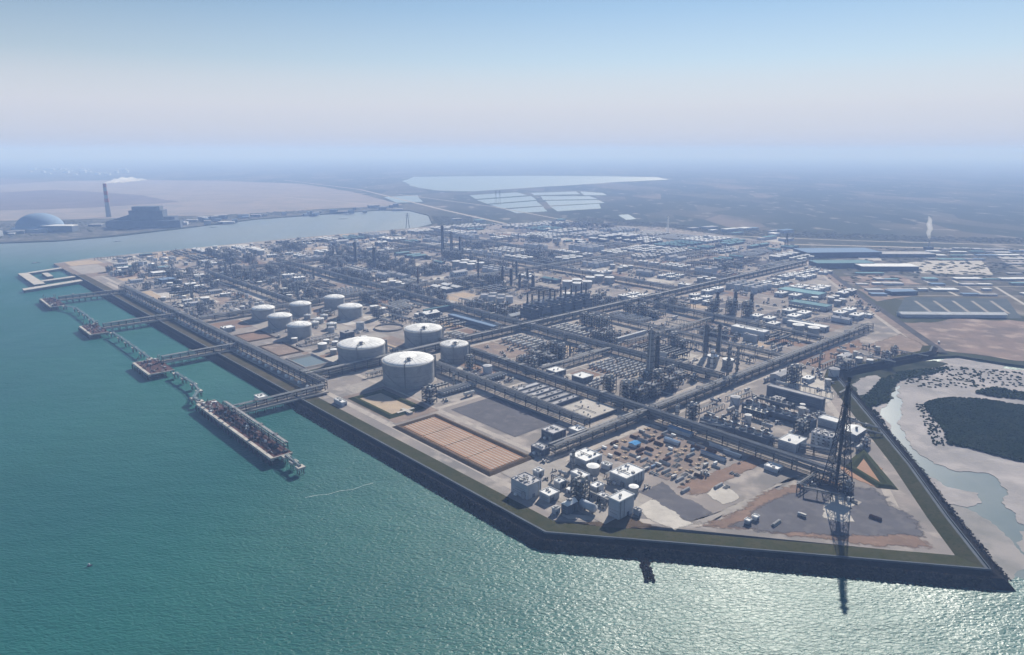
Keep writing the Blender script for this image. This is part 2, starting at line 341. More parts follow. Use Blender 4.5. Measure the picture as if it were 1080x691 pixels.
# the coast runs from north-west to south-east, so inland is on the left: check the sign
s_ = 1.0 if offset(DY[1:3], 1.0)[0][1] > DY[1][1] else -1.0
def SW(path, prof, mt): return sweep(path, [(s_*d, z) for d, z in prof], mt)
dyke = thing('sea_dyke', 'long grassy sea dyke with dark stone revetment and pale parapet round the plant', 'dyke', (0, 0, 0))
near = DY[2:]; farc = DY[:3]
east = DY[5:]; south = DY[2:6]
link('grass_bank', SW(south, [(26, -0.3), (24, 0.25), (4.2, 2.9), (3.0, 2.9)], 'grass_bank').mesh('grass_bank'), dyke)
link('grass_bank', SW(east, [(19, -0.3), (17, 0.25), (4.2, 2.9), (3.0, 2.9)], 'grass_bank').mesh('grass_bank'), dyke)
link('terrace', SW(farc, [(27, -0.3), (24, 0.6), (12, 0.8), (3.0, 0.8)], 'terrace').mesh('terrace'), dyke)
link('crest_road', SW(DY, [(3.0, 0.3), (2.9, 3.0), (0.0, 3.0)], 'parapet').mesh('crest_road'), dyke)
link('parapet', SW(DY, [(0.0, 2.9), (0.0, 4.3), (-0.8, 4.3), (-0.8, 2.6)], 'parapet').mesh('parapet'), dyke)
link('revetment', SW(DY, [(-0.8, 2.7), (-5.5, 0.6), (-8.0, 0.5), (-15.5, -6.2), (-18, -8.0)], 'revetment').mesh('revetment'), dyke)
def rocks_on(path, n, dmin, dmax, zf, smin, smax, mt='rock'):
    segs = [(path[i], path[i+1]) for i in range(len(path)-1)]; Ls = [math.dist(*s) for s in segs]
    V = []; F = []
    base = np.array([(1,0,0),(-1,0,0),(0,1,0),(0,-1,0),(0,0,1),(0,0,-1)], float)
    tri = [(0,2,4),(2,1,4),(1,3,4),(3,0,4)]
    for i in range(n):
        s = random.choices(segs, Ls)[0]; t = random.random(); du = s[1][0]-s[0][0]; dv = s[1][1]-s[0][1]; L = math.hypot(du, dv)
        d = random.uniform(dmin, dmax); nu, nv = -dv/L*s_, du/L*s_
        u = s[0][0]+du*t - nu*d*1.0; v = s[0][1]+dv*t - nv*d*1.0
        # inland is +offset, rocks lie on the sea side
        x, y = UV(u, v); r = random.uniform(smin, smax); z = zf(-d)
        rr = base*np.array([r*random.uniform(.7, 1.3), r*random.uniform(.7, 1.3), r*random.uniform(.5, .9)])
        a = random.random()*6.28; ca, sa = math.cos(a), math.sin(a)
        k = len(V)
        for p in rr: V.append((x+p[0]*ca-p[1]*sa+random.uniform(-.2, .2)*r, y+p[0]*sa+p[1]*ca, z+p[2]+p[0]*random.uniform(-.3, .3)))
        F += [(a_+k, b_+k, c_+k) for a_, b_, c_ in tri]
    mb = MB(); mb.add(V, F, mt); return mb
def slope_z(d):     # height of the revetment at offset d (negative towards the sea)
    return np.interp(-d, [0.8, 5.5, 8, 15.5, 18], [2.7, 0.6, 0.5, -6.2, -8.0])
sgn = -1 if True else 1
o = link('riprap', rocks_on(DY[2:10], 9000, -19.0, -8.0, lambda d: float(max(slope_z(-d), SEA-.4)), 0.7, 2.1).mesh('riprap')); tag(o, 'dark tumbled riprap rocks along the foot of the dyke', 'rocks', kind='stuff')

# groyne of rocks
gx, gy = uvp(677, 584, SEA); hx, hy = uvp(686, 614, SEA)
gr = link('rock_groyne', rocks_on([(gx+4, gy+4), (hx, hy)], 260, -4.2, 4.2, lambda d: SEA+0.1+1.0*(1-abs(d)/4.4), 0.7, 2.0).mesh('rock_groyne'))
tag(gr, 'short spur of dark rocks running from the dyke into the water', 'groyne')

def ragged(P, amp, step, seed=0):
    q = random.Random(seed+int(P[0][0]*7)); Q = list(P); a = amp
    L = max(math.dist(Q[i], Q[(i+1) % len(Q)]) for i in range(len(Q)))
    while L > step:
        N_ = []
        for i in range(len(Q)):
            p, c = Q[i], Q[(i+1) % len(Q)]; d = math.dist(p, c); N_.append(p)
            if d > step:
                k = q.uniform(-1, 1)*min(a, d*.16); N_.append(((p[0]+c[0])/2-(c[1]-p[1])/d*k, (p[1]+c[1])/2+(c[0]-p[0])/d*k))
        Q = N_; L *= .5; a *= .62
    return Q
# ---------------- roads and yards on the platform (sheets a few mm above each other)
ZL = [0.02]
def zl(): ZL[0] += 0.004; return ZL[0]
def zset(z): ZL[0] = z
def yard(u0, u1, v0, v1, mt, name='yard', z=None):
    b = MB(); b.sheet([UV(u0, v0), UV(u1, v0), UV(u1, v1), UV(u0, v1)], z or zl(), mt); return struct(name, b)
SOFT = {}
def soft(mt):                       # the same ground material, thinning out at the rim of a patch
    if mt in SOFT: return SOFT[mt]
    m = M[mt].copy(); m.name = mt+'_rim'; n = m.node_tree.nodes; l = m.node_tree.links
    o = n['Material Output']; bs = n['Principled BSDF']; tr = n.new('ShaderNodeBsdfTransparent'); mx_ = n.new('ShaderNodeMixShader')
    at = n.new('ShaderNodeAttribute'); at.attribute_name = 'edge'; gg = n.new('ShaderNodeNewGeometry'); tn_ = n.new('ShaderNodeTexNoise'); tn_.inputs['Scale'].default_value = .16; tn_.inputs['Detail'].default_value = 6
    l.new(gg.outputs['Position'], tn_.inputs['Vector'])
    a1 = n.new('ShaderNodeMath'); a1.operation = 'MULTIPLY_ADD'; a1.inputs[1].default_value = 2.6; a1.inputs[2].default_value = -1.3; l.new(tn_.outputs['Fac'], a1.inputs[0])
    a2 = n.new('ShaderNodeMath'); a2.operation = 'MULTIPLY_ADD'; a2.inputs[1].default_value = 2.6; l.new(at.outputs['Fac'], a2.inputs[0]); l.new(a1.outputs[0], a2.inputs[2])
    a3 = n.new('ShaderNodeMapRange'); a3.inputs[1].default_value = .35; a3.inputs[2].default_value = 1.25; l.new(a2.outputs[0], a3.inputs[0])
    l.new(a3.outputs[0], mx_.inputs[0]); l.new(tr.outputs[0], mx_.inputs[1]); l.new(bs.outputs[0], mx_.inputs[2]); l.new(mx_.outputs[0], o.inputs['Surface'])
    M[mt+'_rim'] = m; SOFT[mt] = mt+'_rim'; return SOFT[mt]
def patch(pts, mt, name='yard', z0=0.0):
    Q = ragged([W(x, y, z0) for x, y in pts], 6, 1.6)
    n = len(Q); A = sum(Q[i][0]*Q[(i+1) % n][1]-Q[(i+1) % n][0]*Q[i][1] for i in range(n))
    if A < 0: Q = Q[::-1]
    cx = sum(p[0] for p in Q)/n; cy_ = sum(p[1] for p in Q)/n; z = z0+zl(); rings = []
    for k in (1.07, .80): rings.append([(cx+(p[0]-cx)*k, cy_+(p[1]-cy_)*k, z) for p in Q])
    b = MB(); b.add(rings[0]+rings[1], [(i, (i+1) % n, n+(i+1) % n, n+i) for i in range(n)]+[tuple(range(n, 2*n))], soft(mt))
    o = struct(name, b); at = o.data.attributes.new('edge', 'FLOAT', 'POINT'); at.data.foreach_set('value', [0.0]*n+[1.0]*n); return o
def strip(path, w, mt, name, z0=0.0, uvs=True):
    prof = offset(path, w/2), offset(path, -w/2); b = MB(); vs = []; n = len(path); z = z0+zl()
    for row in prof: vs += [((*UV(*p), z) if uvs else (*p, z)) for p in row]
    fs = [(i, i+1, n+i+1, n+i) for i in range(n-1)]
    mb = MB(); mb.add(vs, fs, mt); o = mb.mesh(name)
    if o.polygons[0].normal.z < 0: o.flip_normals()
    return tag(link(name, o), kind='structure')

rnd = random.Random(5); KEEP = []
# broad yards per block
BL_U = [100, 300, 532, 740, 1035, 1330, 1620, 1900, 2200]
BL_V = [46, 205, 300, 505, 700, 860, 1080, 1300, 1560, 1800]
def inside_plat(u, v):
    r = False; n = len(PLAT)
    for i in range(n):
        (x1_, y1_), (x2_, y2_) = PLAT[i], PLAT[(i+1) % n]
        if (y1_ > v) != (y2_ > v) and u < (x2_-x1_)*(v-y1_)/(y2_-y1_)+x1_: r = not r
    return r
for i in range(len(BL_U)-1):
    for j in range(len(BL_V)-1):
        zset(0.016)
        for k in range(5):
            a = rnd.uniform(BL_U[i]+8, BL_U[i+1]-40); c = rnd.uniform(BL_V[j]+8, BL_V[j+1]-30)
            a2 = min(BL_U[i+1]-8, a+rnd.uniform(30, 130)); c2 = min(BL_V[j+1]-8, c+rnd.uniform(25, 90))
            if inside_plat(a, c) and inside_plat(a2, c2) and (a > 320 or c > 330):
                if k == 0 and rnd.random() < .8: KEEP.append((a, a2, c, c2))
                yard(a, a2, c, c2, rnd.choice(['light_concrete', 'concrete', 'tan_sand', 'earth']) if k == 0 else rnd.choice(['concrete', 'light_concrete', 'gravel_pad', 'earth', 'asphalt', 'concrete', 'red_earth', 'gravel_pad']))
# road grid
zset(0.044)
strip([(1700, 30), (470, 33), (-22, 32), (-103, 101), (-262, 236)], 9, 'road', 'road')
strip([(-262, 236), (-205, 330), (10, 628), (30, 660)], 9, 'road', 'road')
for u_, v0, v1 in ((72, 40, 1010), (118, 110, 470), (308, 36, 500), (528, 40, 1700), (566, 40, 1750), (1040, 40, 1500), (1325, 40, 1500), (1630, 40, 1600), (1910, 40, 1500), (742, 330, 1750)):
    strip([(u_, v0), (u_, v1)], 8, 'road', 'road')
for v_, u0, u1 in ((112, 108, 540), (204, 130, 480), (296, -60, 480), (330, -150, 620), (500, 100, 1700), (540, 100, 1900), (690, 100, 1900), (884, 60, 1900), (855, 90, 530), (1080, 110, 2100), (1300, 250, 2100), (1560, 400, 2100), (45, 560, 1900)):
    strip([(u0, v_), (u1, v_)], 8, 'road', 'road')
SEC_U = (205, 415, 640, 850, 945, 1180, 1480, 1760, 2060); SEC_V = (405, 615, 775, 975, 1190, 1430)
zset(0.17)
for u_ in SEC_U: strip([(u_, 330), (u_, 1560 if u_ > 600 else 1080)], 5.5, 'concrete', 'road')
for v_ in SEC_V: strip([(104 if v_ < 1100 else 300, v_), (2100, v_)], 5.5, 'concrete', 'road')
# road behind the plant, running away to the right of the grid
p0 = uvp(985, 371); p1 = uvp(905, 315); p2 = uvp(830, 257)
strip([p0, p1, p2], 30, 'earth', 'road_verge')
strip([(p0[0]-14, p0[1]+6), (p1[0]-14, p1[1]+8), (p2[0]-14, p2[1]+8)], 16, 'asphalt', 'road')
strip([(p0[0]+14, p0[1]-8), (p1[0]+12, p1[1]-8), (p2[0]+12, p2[1]-8)], 9, 'road', 'road')
# named yards in the near part of the plant
zset(0.22)
yard(160, 292, 126, 206, 'gravel_pad')
yard(300, 440, 40, 112, 'earth')
patch([(668, 519), (698, 508), (750, 540), (728, 553)], 'gravel_pad')
patch([(716, 513), (795, 480), (812, 486), (735, 523)], 'red_earth')
patch([(745, 521), (764, 511), (780, 524), (762, 532)], 'light_concrete')
patch([(726, 551), (832, 505), (850, 500), (812, 518), (748, 552)], 'concrete')
patch([(738, 556), (815, 516), (868, 503), (960, 545), (985, 578), (860, 567)], 'red_earth')
patch([(768, 556), (810, 530), (862, 508), (920, 515), (962, 545), (975, 566), (900, 566)], 'gravel_pad')
patch([(868, 546), (880, 521), (899, 525), (902, 551)], 'light_concrete')
patch([(610, 553), (660, 543), (700, 556), (640, 560)], 'dark_soil')
patch([(668, 536), (680, 524), (732, 553), (712, 559)], 'light_concrete')
yard(-55, 98, 46, 122, 'concrete')
yard(-40, 66, 168, 292, 'earth')
patch([(885, 494), (911, 478), (942, 512), (930, 515)], 'orange_earth')
patch([(838, 382), (905, 358), (915, 366), (868, 388)], 'red_earth')
patch([(905, 366), (950, 352), (983, 370), (925, 374)], 'earth')
patch([(826, 402), (850, 392), (872, 404), (880, 420), (870, 426)], 'light_concrete')

# ---- ribbed orange earth bed inside a soil bund
def frustum_ring(u0, u1, v0, v1, w, h, mt):
    b = MB(); rings = []
    for d, z in ((0, 0.0), (w*0.42, h), (w*0.58, h), (w, 0.05)):
        rings.append([(v0+d, u0+d, z), (v1-d, u0+d, z), (v1-d, u1-d, z), (v0+d, u1-d, z)])
    vs = sum(rings, []); fs = []
    for j in range(3):
        for k in range(4): fs.append((j*4+k, j*4+(k+1) % 4, (j+1)*4+(k+1) % 4, (j+1)*4+k))
    b.add(vs, fs, mt); return b
bed = uvthing('earth_bed', 'orange earth bed ruled with pale lines inside a brown soil bund', 'earthwork', 98, 30)
link('bund', frustum_ring(0, 196, 0, 72, 11, 2.2, 'dark_soil').mesh('bund'), bed)
bb = MB(); bb.box(10, 62, 10, 186, 0.0, 0.5, 'orange_earth'); link('bed', bb.mesh('bed'), bed)
slab_b = MB(); slab_b.box(-2.0, 2.0, -21, 21, 0, 0.5, 'orange_earth'); sm = slab_b.mesh('earth_strip')
cur_b = MB(); cur_b.box(-0.6, 0.6, 10.5, 185.5, 0.5, 1.1, 'light_concrete'); cm = cur_b.mesh('kerb')
for k in range(10):
    xk = 13.2+k*5.1
    for j in range(4): link('earth_strip', sm, bed, (xk, 32+j*44.0, 0.5))
    if k < 9: link('kerb', cm, bed, (xk+2.55, 0, 0))
occupy(95, 300, 28, 108)
# ---- sand pit with grassy banks next to the pier head
pit = uvthing('sand_pit', 'pale sand basin bordered by dark green banks near the pier root', 'basin', 318, 42)
link('bank', frustum_ring(0, 112, 0, 62, 15, 2.4, 'lawn').mesh('bank'), pit)
b = MB(); b.box(13, 49, 14, 98, -0.1, 0.6, 'tan_sand'); link('sand_floor', b.mesh('sand_floor'), pit)
b = MB(); b.box(30, 36, -4, 18, 0.1, 2.9, 'light_concrete'); link('ramp', b.mesh('ramp'), pit)
b = MB(); b.box(18, 46, 6, 10, 0.1, 3.1, 'light_concrete'); link('culvert', b.mesh('culvert'), pit)
# ---- settling basin near the coast rack
ret = uvthing('retention_basin', 'sunken grey water basin with concrete rim beside the coastal pipe rack', 'basin', 600, 60)
b = frustum_ring(0, 78, 0, 56, 9, 3.0, 'concrete'); link('rim', b.mesh('rim'), ret)
b = MB(); b.box(7, 49, 7, 71, 0, 0.3, 'still_water'); link('water', b.mesh('water'), ret)
lw = uvthing('lawn_plot', 'rectangular dark green lawn behind the water basin', 'lawn', 552, 60); 
b = MB(); b.box(4, 60, 2, 40, -0.1, 0.5, 'lawn'); link('turf', b.mesh('turf'), lw)
b = MB(); b.box(2.5, 4, 0, 42, -0.1, 0.8, 'light_concrete'); link('kerb', b.mesh('kerb'), lw)
for k, (u_, v_, du, dv) in enumerate(((700, 60, 90, 52), (830, 58, 70, 60))):
    dr = uvthing('bunded_yard', ('tan bunded yard between the coast rack and the small tanks', 'bare earth bunded yard left of the row of small tanks')[k], 'yard', u_, v_)
    link('bund', frustum_ring(0, du, 0, dv, 7, 1.8, 'dark_soil').mesh('bund'), dr)
    b = MB(); b.box(5, dv-5, 5, du-5, 0, 0.25, ('earth', 'red_earth')[k]); link('floor', b.mesh('floor'), dr)
    occupy(u_, u_+du, v_, v_+dv)
occupy(318, 440, 40, 110); occupy(552, 690, 58, 122)
# ---- triangular earth bund by the flare
tri = [W(x, y) for x, y in ((888, 492), (911, 473), (948, 517), (925, 515))]
tb_ = thing('grassed_bund', 'low triangular grassed bund round orange soil beside the flare', 'bund', (0, 0, 0))
def ring_poly(P, w, h, mt):
    n = len(P); cx = sum(p[0] for p in P)/n; cy_ = sum(p[1] for p in P)/n
    A = sum(P[i][0]*P[(i+1) % n][1]-P[(i+1) % n][0]*P[i][1] for i in range(n))
    if A < 0: P = P[::-1]
    Q = P+[P[0]]
    b = MB(); rr = []
    for d, z in ((0, 0.0), (w*.4, h), (w*.6, h), (w, 0.0)):
        row = []
        for i in range(n):
            a, p, c = P[i-1], P[i], P[(i+1) % n]
            n1 = (-(p[1]-a[1]), p[0]-a[0]); n2 = (-(c[1]-p[1]), c[0]-p[0]); L1 = math.hypot(*n1); L2 = math.hypot(*n2)
            nx = n1[0]/L1+n2[0]/L2; ny = n1[1]/L1+n2[1]/L2; L = math.hypot(nx, ny); nx /= L; ny /= L
            k = 1/max(.4, nx*n1[0]/L1+ny*n1[1]/L1); row.append((p[0]+nx*d*k, p[1]+ny*d*k, z))
        rr.append(row)
    vs = sum(rr, []); fs = []
    for j in range(3):
        for k in range(n): fs.append((j*n+k, j*n+(k+1) % n, (j+1)*n+(k+1) % n, (j+1)*n+k))
    return b.add(vs, fs, mt)
link('bank', ring_poly(tri, 14, 2.5, 'lawn').mesh('bank'), tb_)

# ---------------- mudflats, marsh and mangrove outside the east dyke
def mud(pts, z, mt, name):
    b = MB(); P = ragged([W(x, y, z) for x, y in pts], 9, 3.5); b.prism(P, SEA-0.6, z, mt); return struct(name, b)
mud([(945, 404), (985, 402), (1010, 396), (1050, 388), (1120, 394), (1300, 405), (1500, 430), (1500, 600), (1300, 600), (1200, 560), (1110, 556), (1075, 552), (1056, 530), (1054, 508), (1042, 499), (1008, 497), (985, 489), (968, 478), (956, 462), (950, 440), (946, 418)], SEA+0.45, 'mud', 'mudflat')
mud([(903, 415), (930, 392), (985, 384), (1008, 377), (1060, 386), (1010, 400), (972, 404), (946, 402), (938, 415), (936, 428), (938, 452), (950, 478), (968, 498), (1000, 514), (1032, 520), (1036, 530), (1020, 535), (985, 528), (975, 520), (940, 470)], SEA+0.35, 'mud', 'mudflat')
mud([(868, 394), (880, 386), (985, 380), (1000, 384), (960, 396), (943, 404), (936, 424), (912, 432), (895, 420)], SEA+0.8, 'marsh', 'marsh_ground')
mud([(898, 405), (925, 396), (930, 399), (905, 417)], SEA+1.1, 'mud', 'mudflat')
mud([(970, 522), (1000, 530), (1035, 545), (1056, 560), (1075, 580), (1082, 600), (1062, 612), (1040, 590), (1000, 555)], SEA+0.06, 'wet_mud', 'mudflat')
mud([(1075, 560), (1130, 570), (1250, 610), (1250, 660), (1130, 620), (1090, 590)], SEA+0.06, 'wet_mud', 'mudflat')
def clump_mesh(n, poly, z, rmin, rmax, hmin, hmax, mt, seed, world=False):
    rg = random.Random(seed); P = poly
    xs = [p[0] for p in P]; ys = [p[1] for p in P]; V = []; F = []; k = 0; tries = 0
    def ins(x, y):
        r = False; m_ = len(P)
        for i in range(m_):
            (a, b_), (c, d) = P[i], P[(i+1) % m_]
            if (b_ > y) != (d > y) and x < (c-a)*(y-b_)/(d-b_)+a: r = not r
        return r
    while k < n and tries < n*12:
        tries += 1
        x = rg.uniform(min(xs), max(xs)); y = rg.uniform(min(ys), max(ys))
        if not ins(x, y): continue
        k += 1; r = rg.uniform(rmin, rmax); h = rg.uniform(hmin, hmax); o = len(V); a0 = rg.random()*6
        for j in range(6):
            a = a0+j*PI/3; q = r*rg.uniform(.7, 1.25); V.append((x+q*math.cos(a), y+q*math.sin(a), z+h*rg.uniform(.15, .4)))
        for j in range(4):
            a = a0+.5+j*PI/2; q = r*rg.uniform(.35, .7); V.append((x+q*math.cos(a), y+q*math.sin(a), z+h*rg.uniform(.75, 1.05)))
        V.append((x+rg.uniform(-.2, .2)*r, y, z+h*1.12))
        F += [(o, o+1, o+6), (o+1, o+7, o+6), (o+1, o+2, o+7), (o+2, o+3, o+7), (o+3, o+8, o+7), (o+3, o+4, o+8), (o+4, o+9, o+8), (o+4, o+5, o+9), (o+5, o, o+9), (o, o+6, o+9), (o+6, o+7, o+10), (o+7, o+8, o+10), (o+8, o+9, o+10), (o+9, o+6, o+10)]
        F += [(o+j, o+(j+1) % 6, o+10) for j in range(0)]
    b = MB(); b.add(V, F, mt); return b
zz = SEA+0.4
mud([(978, 428), (1012, 421), (1080, 430), (1200, 441), (1420, 471), (1420, 538), (1200, 518), (1080, 487), (1056, 481), (1020, 471), (1002, 468), (997, 455), (980, 434)], SEA+0.9, 'marsh', 'mangrove_floor')
mud([(890, 412), (930, 395), (1000, 380), (1100, 392), (1600, 425), (1600, 660), (1250, 640), (1130, 622), (1085, 612), (1050, 606), (1000, 545), (950, 480), (905, 420)], SEA+0.03, 'still_water', 'estuary_water')
def wood(name, label, pts, n, r0, r1, h0, h1, seed, mt='mangrove', z=zz):
    o = link(name, clump_mesh(n, [W(x, y, z) for x, y in pts], z, r0, r1, h0, h1, mt, seed).mesh(name)); return tag(o, label, 'trees', kind='stuff')
wood('mangrove_wood', 'dense dark green mangrove wood standing on the pale mudflat', [(975, 426), (990, 421), (1012, 420), (1040, 422), (1080, 429), (1200, 440), (1420, 470), (1420, 540), (1200, 520), (1080, 488), (1056, 482), (1020, 472), (1000, 469), (996, 455), (990, 446), (978, 434)], 22000, 2.0, 3.4, 2.2, 3.2, 3)
wood('mangrove_wood', 'narrow dark mangrove strip behind the large mangrove wood', [(1025, 414), (1050, 409), (1080, 415), (1150, 420), (1150, 430), (1080, 422), (1050, 419)], 700, 2.2, 4, 2.2, 3.6, 4)
wood('marsh_scrub', 'dark green scrub on the marsh at the foot of the dyke corner', [(906, 424), (930, 400), (950, 392), (1000, 387), (985, 394), (950, 401), (939, 410), (937, 424), (915, 430)], 900, 1.6, 3.4, 1.0, 2.4, 5, z=SEA+0.8)
wood('marsh_scrub', 'scattered scrub tufts over the upper mudflat', [(940, 402), (1000, 386), (1080, 393), (1080, 408), (1000, 409), (980, 410)], 240, 1.5, 3.2, 0.8, 1.8, 6, z=SEA+0.45)
wood('marsh_scrub', 'ragged scrub along the outer foot of the east dyke', [(915, 428), (925, 434), (948, 470), (975, 508), (1000, 535), (1005, 548), (985, 528), (960, 496), (930, 455)], 420, 1.0, 2.2, 0.8, 1.8, 7, 'marsh', z=SEA+0.4)
wood('marsh_scrub', 'tufts at the ragged edge of the mangrove wood', [(965, 425), (978, 428), (990, 448), (996, 470), (985, 470), (975, 450)], 140, 1.0, 2.2, 0.8, 1.8, 8, z=SEA+0.4)

# ================================================================== PIPE RACKS
def bent_mesh(w, h, lv):
    b = MB()
    for s in (-1, 1): b.cbox(0, s*(w/2-0.6), 0, 0.8, 0.8, h, 'steel_dark')
    for z in lv: b.box(-0.4, 0.4, -w/2+1.0, w/2-1.0, z-0.7, z, 'steel_dark')
    return b.mesh('bent')
BENTS = {}
def rack(label, p, q, w=13.0, h=13.0, tiers=(5.5, 9.2, 13.0), step=22.0, seed=0, name='pipe_rack', group='pipe racks', z0=0.0, mark=True, pale=0.32, wall=True):
    rg = random.Random(seed); L = math.dist(p, q)
    ang = math.atan2(UV(*q)[1]-UV(*p)[1], UV(*q)[0]-UV(*p)[0]); x, y = UV(*p)
    r = thing(name, label, 'pipe rack', (x, y, z0), ang, group)
    key = (w, h, tiers)
    if key not in BENTS: BENTS[key] = bent_mesh(w, h, tiers)
    n = max(2, int(L/step)+1)
    for k in range(n): link('bent', BENTS[key], r, (0.6+k*(L-1.2)/(n-1), 0, 0))
    b = MB()
    for z in tiers:
        for s in (-1, 1): b.box(0.3, L-0.3, s*(w/2-0.6)-0.25, s*(w/2-0.6)+0.25, z-1.5, z-0.75, 'steel')
    link('side_beam', b.mesh('side_beam'), r)
    for ti, z in enumerate(tiers):
        yy = -w/2+1.4
        while yy < w/2-1.4:
            rad = rg.choice([0.28, 0.35, 0.45, 0.6, 0.75])
            if yy+2*rad > w/2-1.1: break
            b = MB(); a0 = rg.uniform(0, L*0.12) if rg.random() < 0.3 else 0.2; a1 = L-0.2 - (rg.uniform(0, L*0.12) if rg.random() < 0.3 else 0)
            mt = 'pipe_pale' if rg.random() < pale else rg.choice(['pipe_grey', 'pipe_grey', 'silver', 'steel'])
            b.tube((a0, yy+rad, z+rad+0.01), (a1, yy+rad, z+rad+0.01), rad, 6, mt)
            link('pipe', b.mesh('pipe'), r); yy += 2*rad+rg.choice([0.15, 0.3, 0.8])
    b = MB(); b.box(0, L, w/2-1.0, w/2+0.5, h-0.1, h+0.15, 'grating')
    b.box(0, L, w/2+0.42, w/2+0.5, h+1.1, h+1.25, 'steel'); link('walkway', b.mesh('walkway'), r)
    for k in range(int(L/90)):       # expansion loops standing above the top tier
        xx = rg.uniform(10, L-20); b = MB(); ww = w*0.4
        for e_ in range(3):
            o_ = e_*1.4; zt = h+3.2
            b.tube((xx+o_, -ww, h+.8), (xx+o_, -ww, zt), 0.35, 6, 'pipe_grey'); b.tube((xx+o_, -ww, zt), (xx+o_, ww, zt), 0.35, 6, 'pipe_pale'); b.tube((xx+o_, ww, zt), (xx+o_, ww, h+.8), 0.35, 6, 'pipe_grey')
        link('expansion_loop', b.mesh('expansion_loop'), r)
    if mark:
        u0, u1 = sorted((p[0], q[0])); v0, v1 = sorted((p[1], q[1])); occupy(u0-w/2-3, u1+w/2+3, v0-w/2-3, v1+w/2+3)
    return r
T2 = (6.5, 12.0); T3 = (5.5, 9.2, 13.0); T4 = (5.5, 9.5, 13.5, 17.0)
rack('grey pipe rack running along the coast behind the dyke terrace', (1560, 30), (489, 36), 15, 14, (5.5, 9.5, 14.0), 20, 1)
rack('pipe rack passing the right flank of the nearest white tank', (500, 222), (118, 215), 12, 13, T3, 22, 2)
rack('pipe rack from the tank farm across the near plant to the flare', (640, 318), (-165, 298), 14, 13, T3, 22, 3)
rack('long pipe rack through the middle of the process units', (1740, 528), (102, 512), 15, 13, T3, 25, 4)
rack('wide tiered pipe rack crossing the near plant from white warehouses to the east road', (92, 122), (80, 1030), 12, 12.5, (5.0, 8.8, 12.5), 22, 5, pale=.45)
rack('pipe rack between the two largest white tanks', (540, 46), (545, 330), 13, 13, T3, 22, 6)
rack('long wide pipe rack crossing the plant past the cracking furnaces', (550, 345), (555, 1740), 13, 13, T3, 25, 7, pale=.3)
rack('pipe rack beside the tall columns in the central units', (540, 878), (98, 850), 13, 13, T3, 25, 8)
rack('pipe rack at the far end of the tank farm', (1640, 275), (1060, 272), 13, 13, T3, 30, 9)
rack('distant pipe rack crossing behind the small tanks', (1050, 48), (1050, 1500), 14, 13, T3, 30, 10)
rack('distant pipe rack crossing toward the tall splitter tower', (1640, 290), (1640, 1500), 14, 13, T3, 40, 11)
rack('distant pipe rack parallel to the river at mid plant', (1900, 1085), (570, 1070), 14, 13, T3, 40, 12)
rack('farthest pipe rack along the rear process units', (1900, 1330), (570, 1310), 13, 13, T3, 45, 13)
rack('narrow pipe rack behind the dark cooling building', (20, 322), (-140, 360), 8, 9, (5.0, 9.0), 22, 14)
rack('narrow pipe rack joining the middle units to the tall columns', (320, 330), (322, 505), 10, 11, (5.5, 11.0), 22, 15)
rack('short pipe rack between rows in the central unit', (330, 560), (330, 845), 10, 11, (5.5, 11.0), 22, 16)
rack('narrow pipe rack along the right central units', (90, 690), (535, 700), 10, 11, (5.5, 11.0), 25, 17)

hut_b = MB(); hut_b.box(-2.2, 2.2, -2.6, 2.6, 0.3, 3.6, 'white_paint'); HUTW = hut_b.mesh('wall')
hut_r = MB(); hut_r.add([(-2.6, -3, 3.62), (2.6, -3, 3.62), (2.6, 3, 3.62), (-2.6, 3, 3.62), (0, -3, 5), (0, 3, 5)], [(0, 1, 4), (2, 3, 5), (1, 2, 5, 4), (3, 0, 4, 5)], 'white_paint'); HUTR = hut_r.mesh('roof')
for k in range(42):
    u_ = 512+k*24+random.uniform(-3, 3)
    if min(abs(u_-480), abs(u_-800), abs(u_-1128)) < 14: continue
    t = uvthing('valve_hut', 'small white valve hut in the row below the coastal pipe rack', 'hut', u_, 21, 0.4, 'white valve huts along the coast rack'); link('wall', HUTW, t); link('roof', HUTR, t)

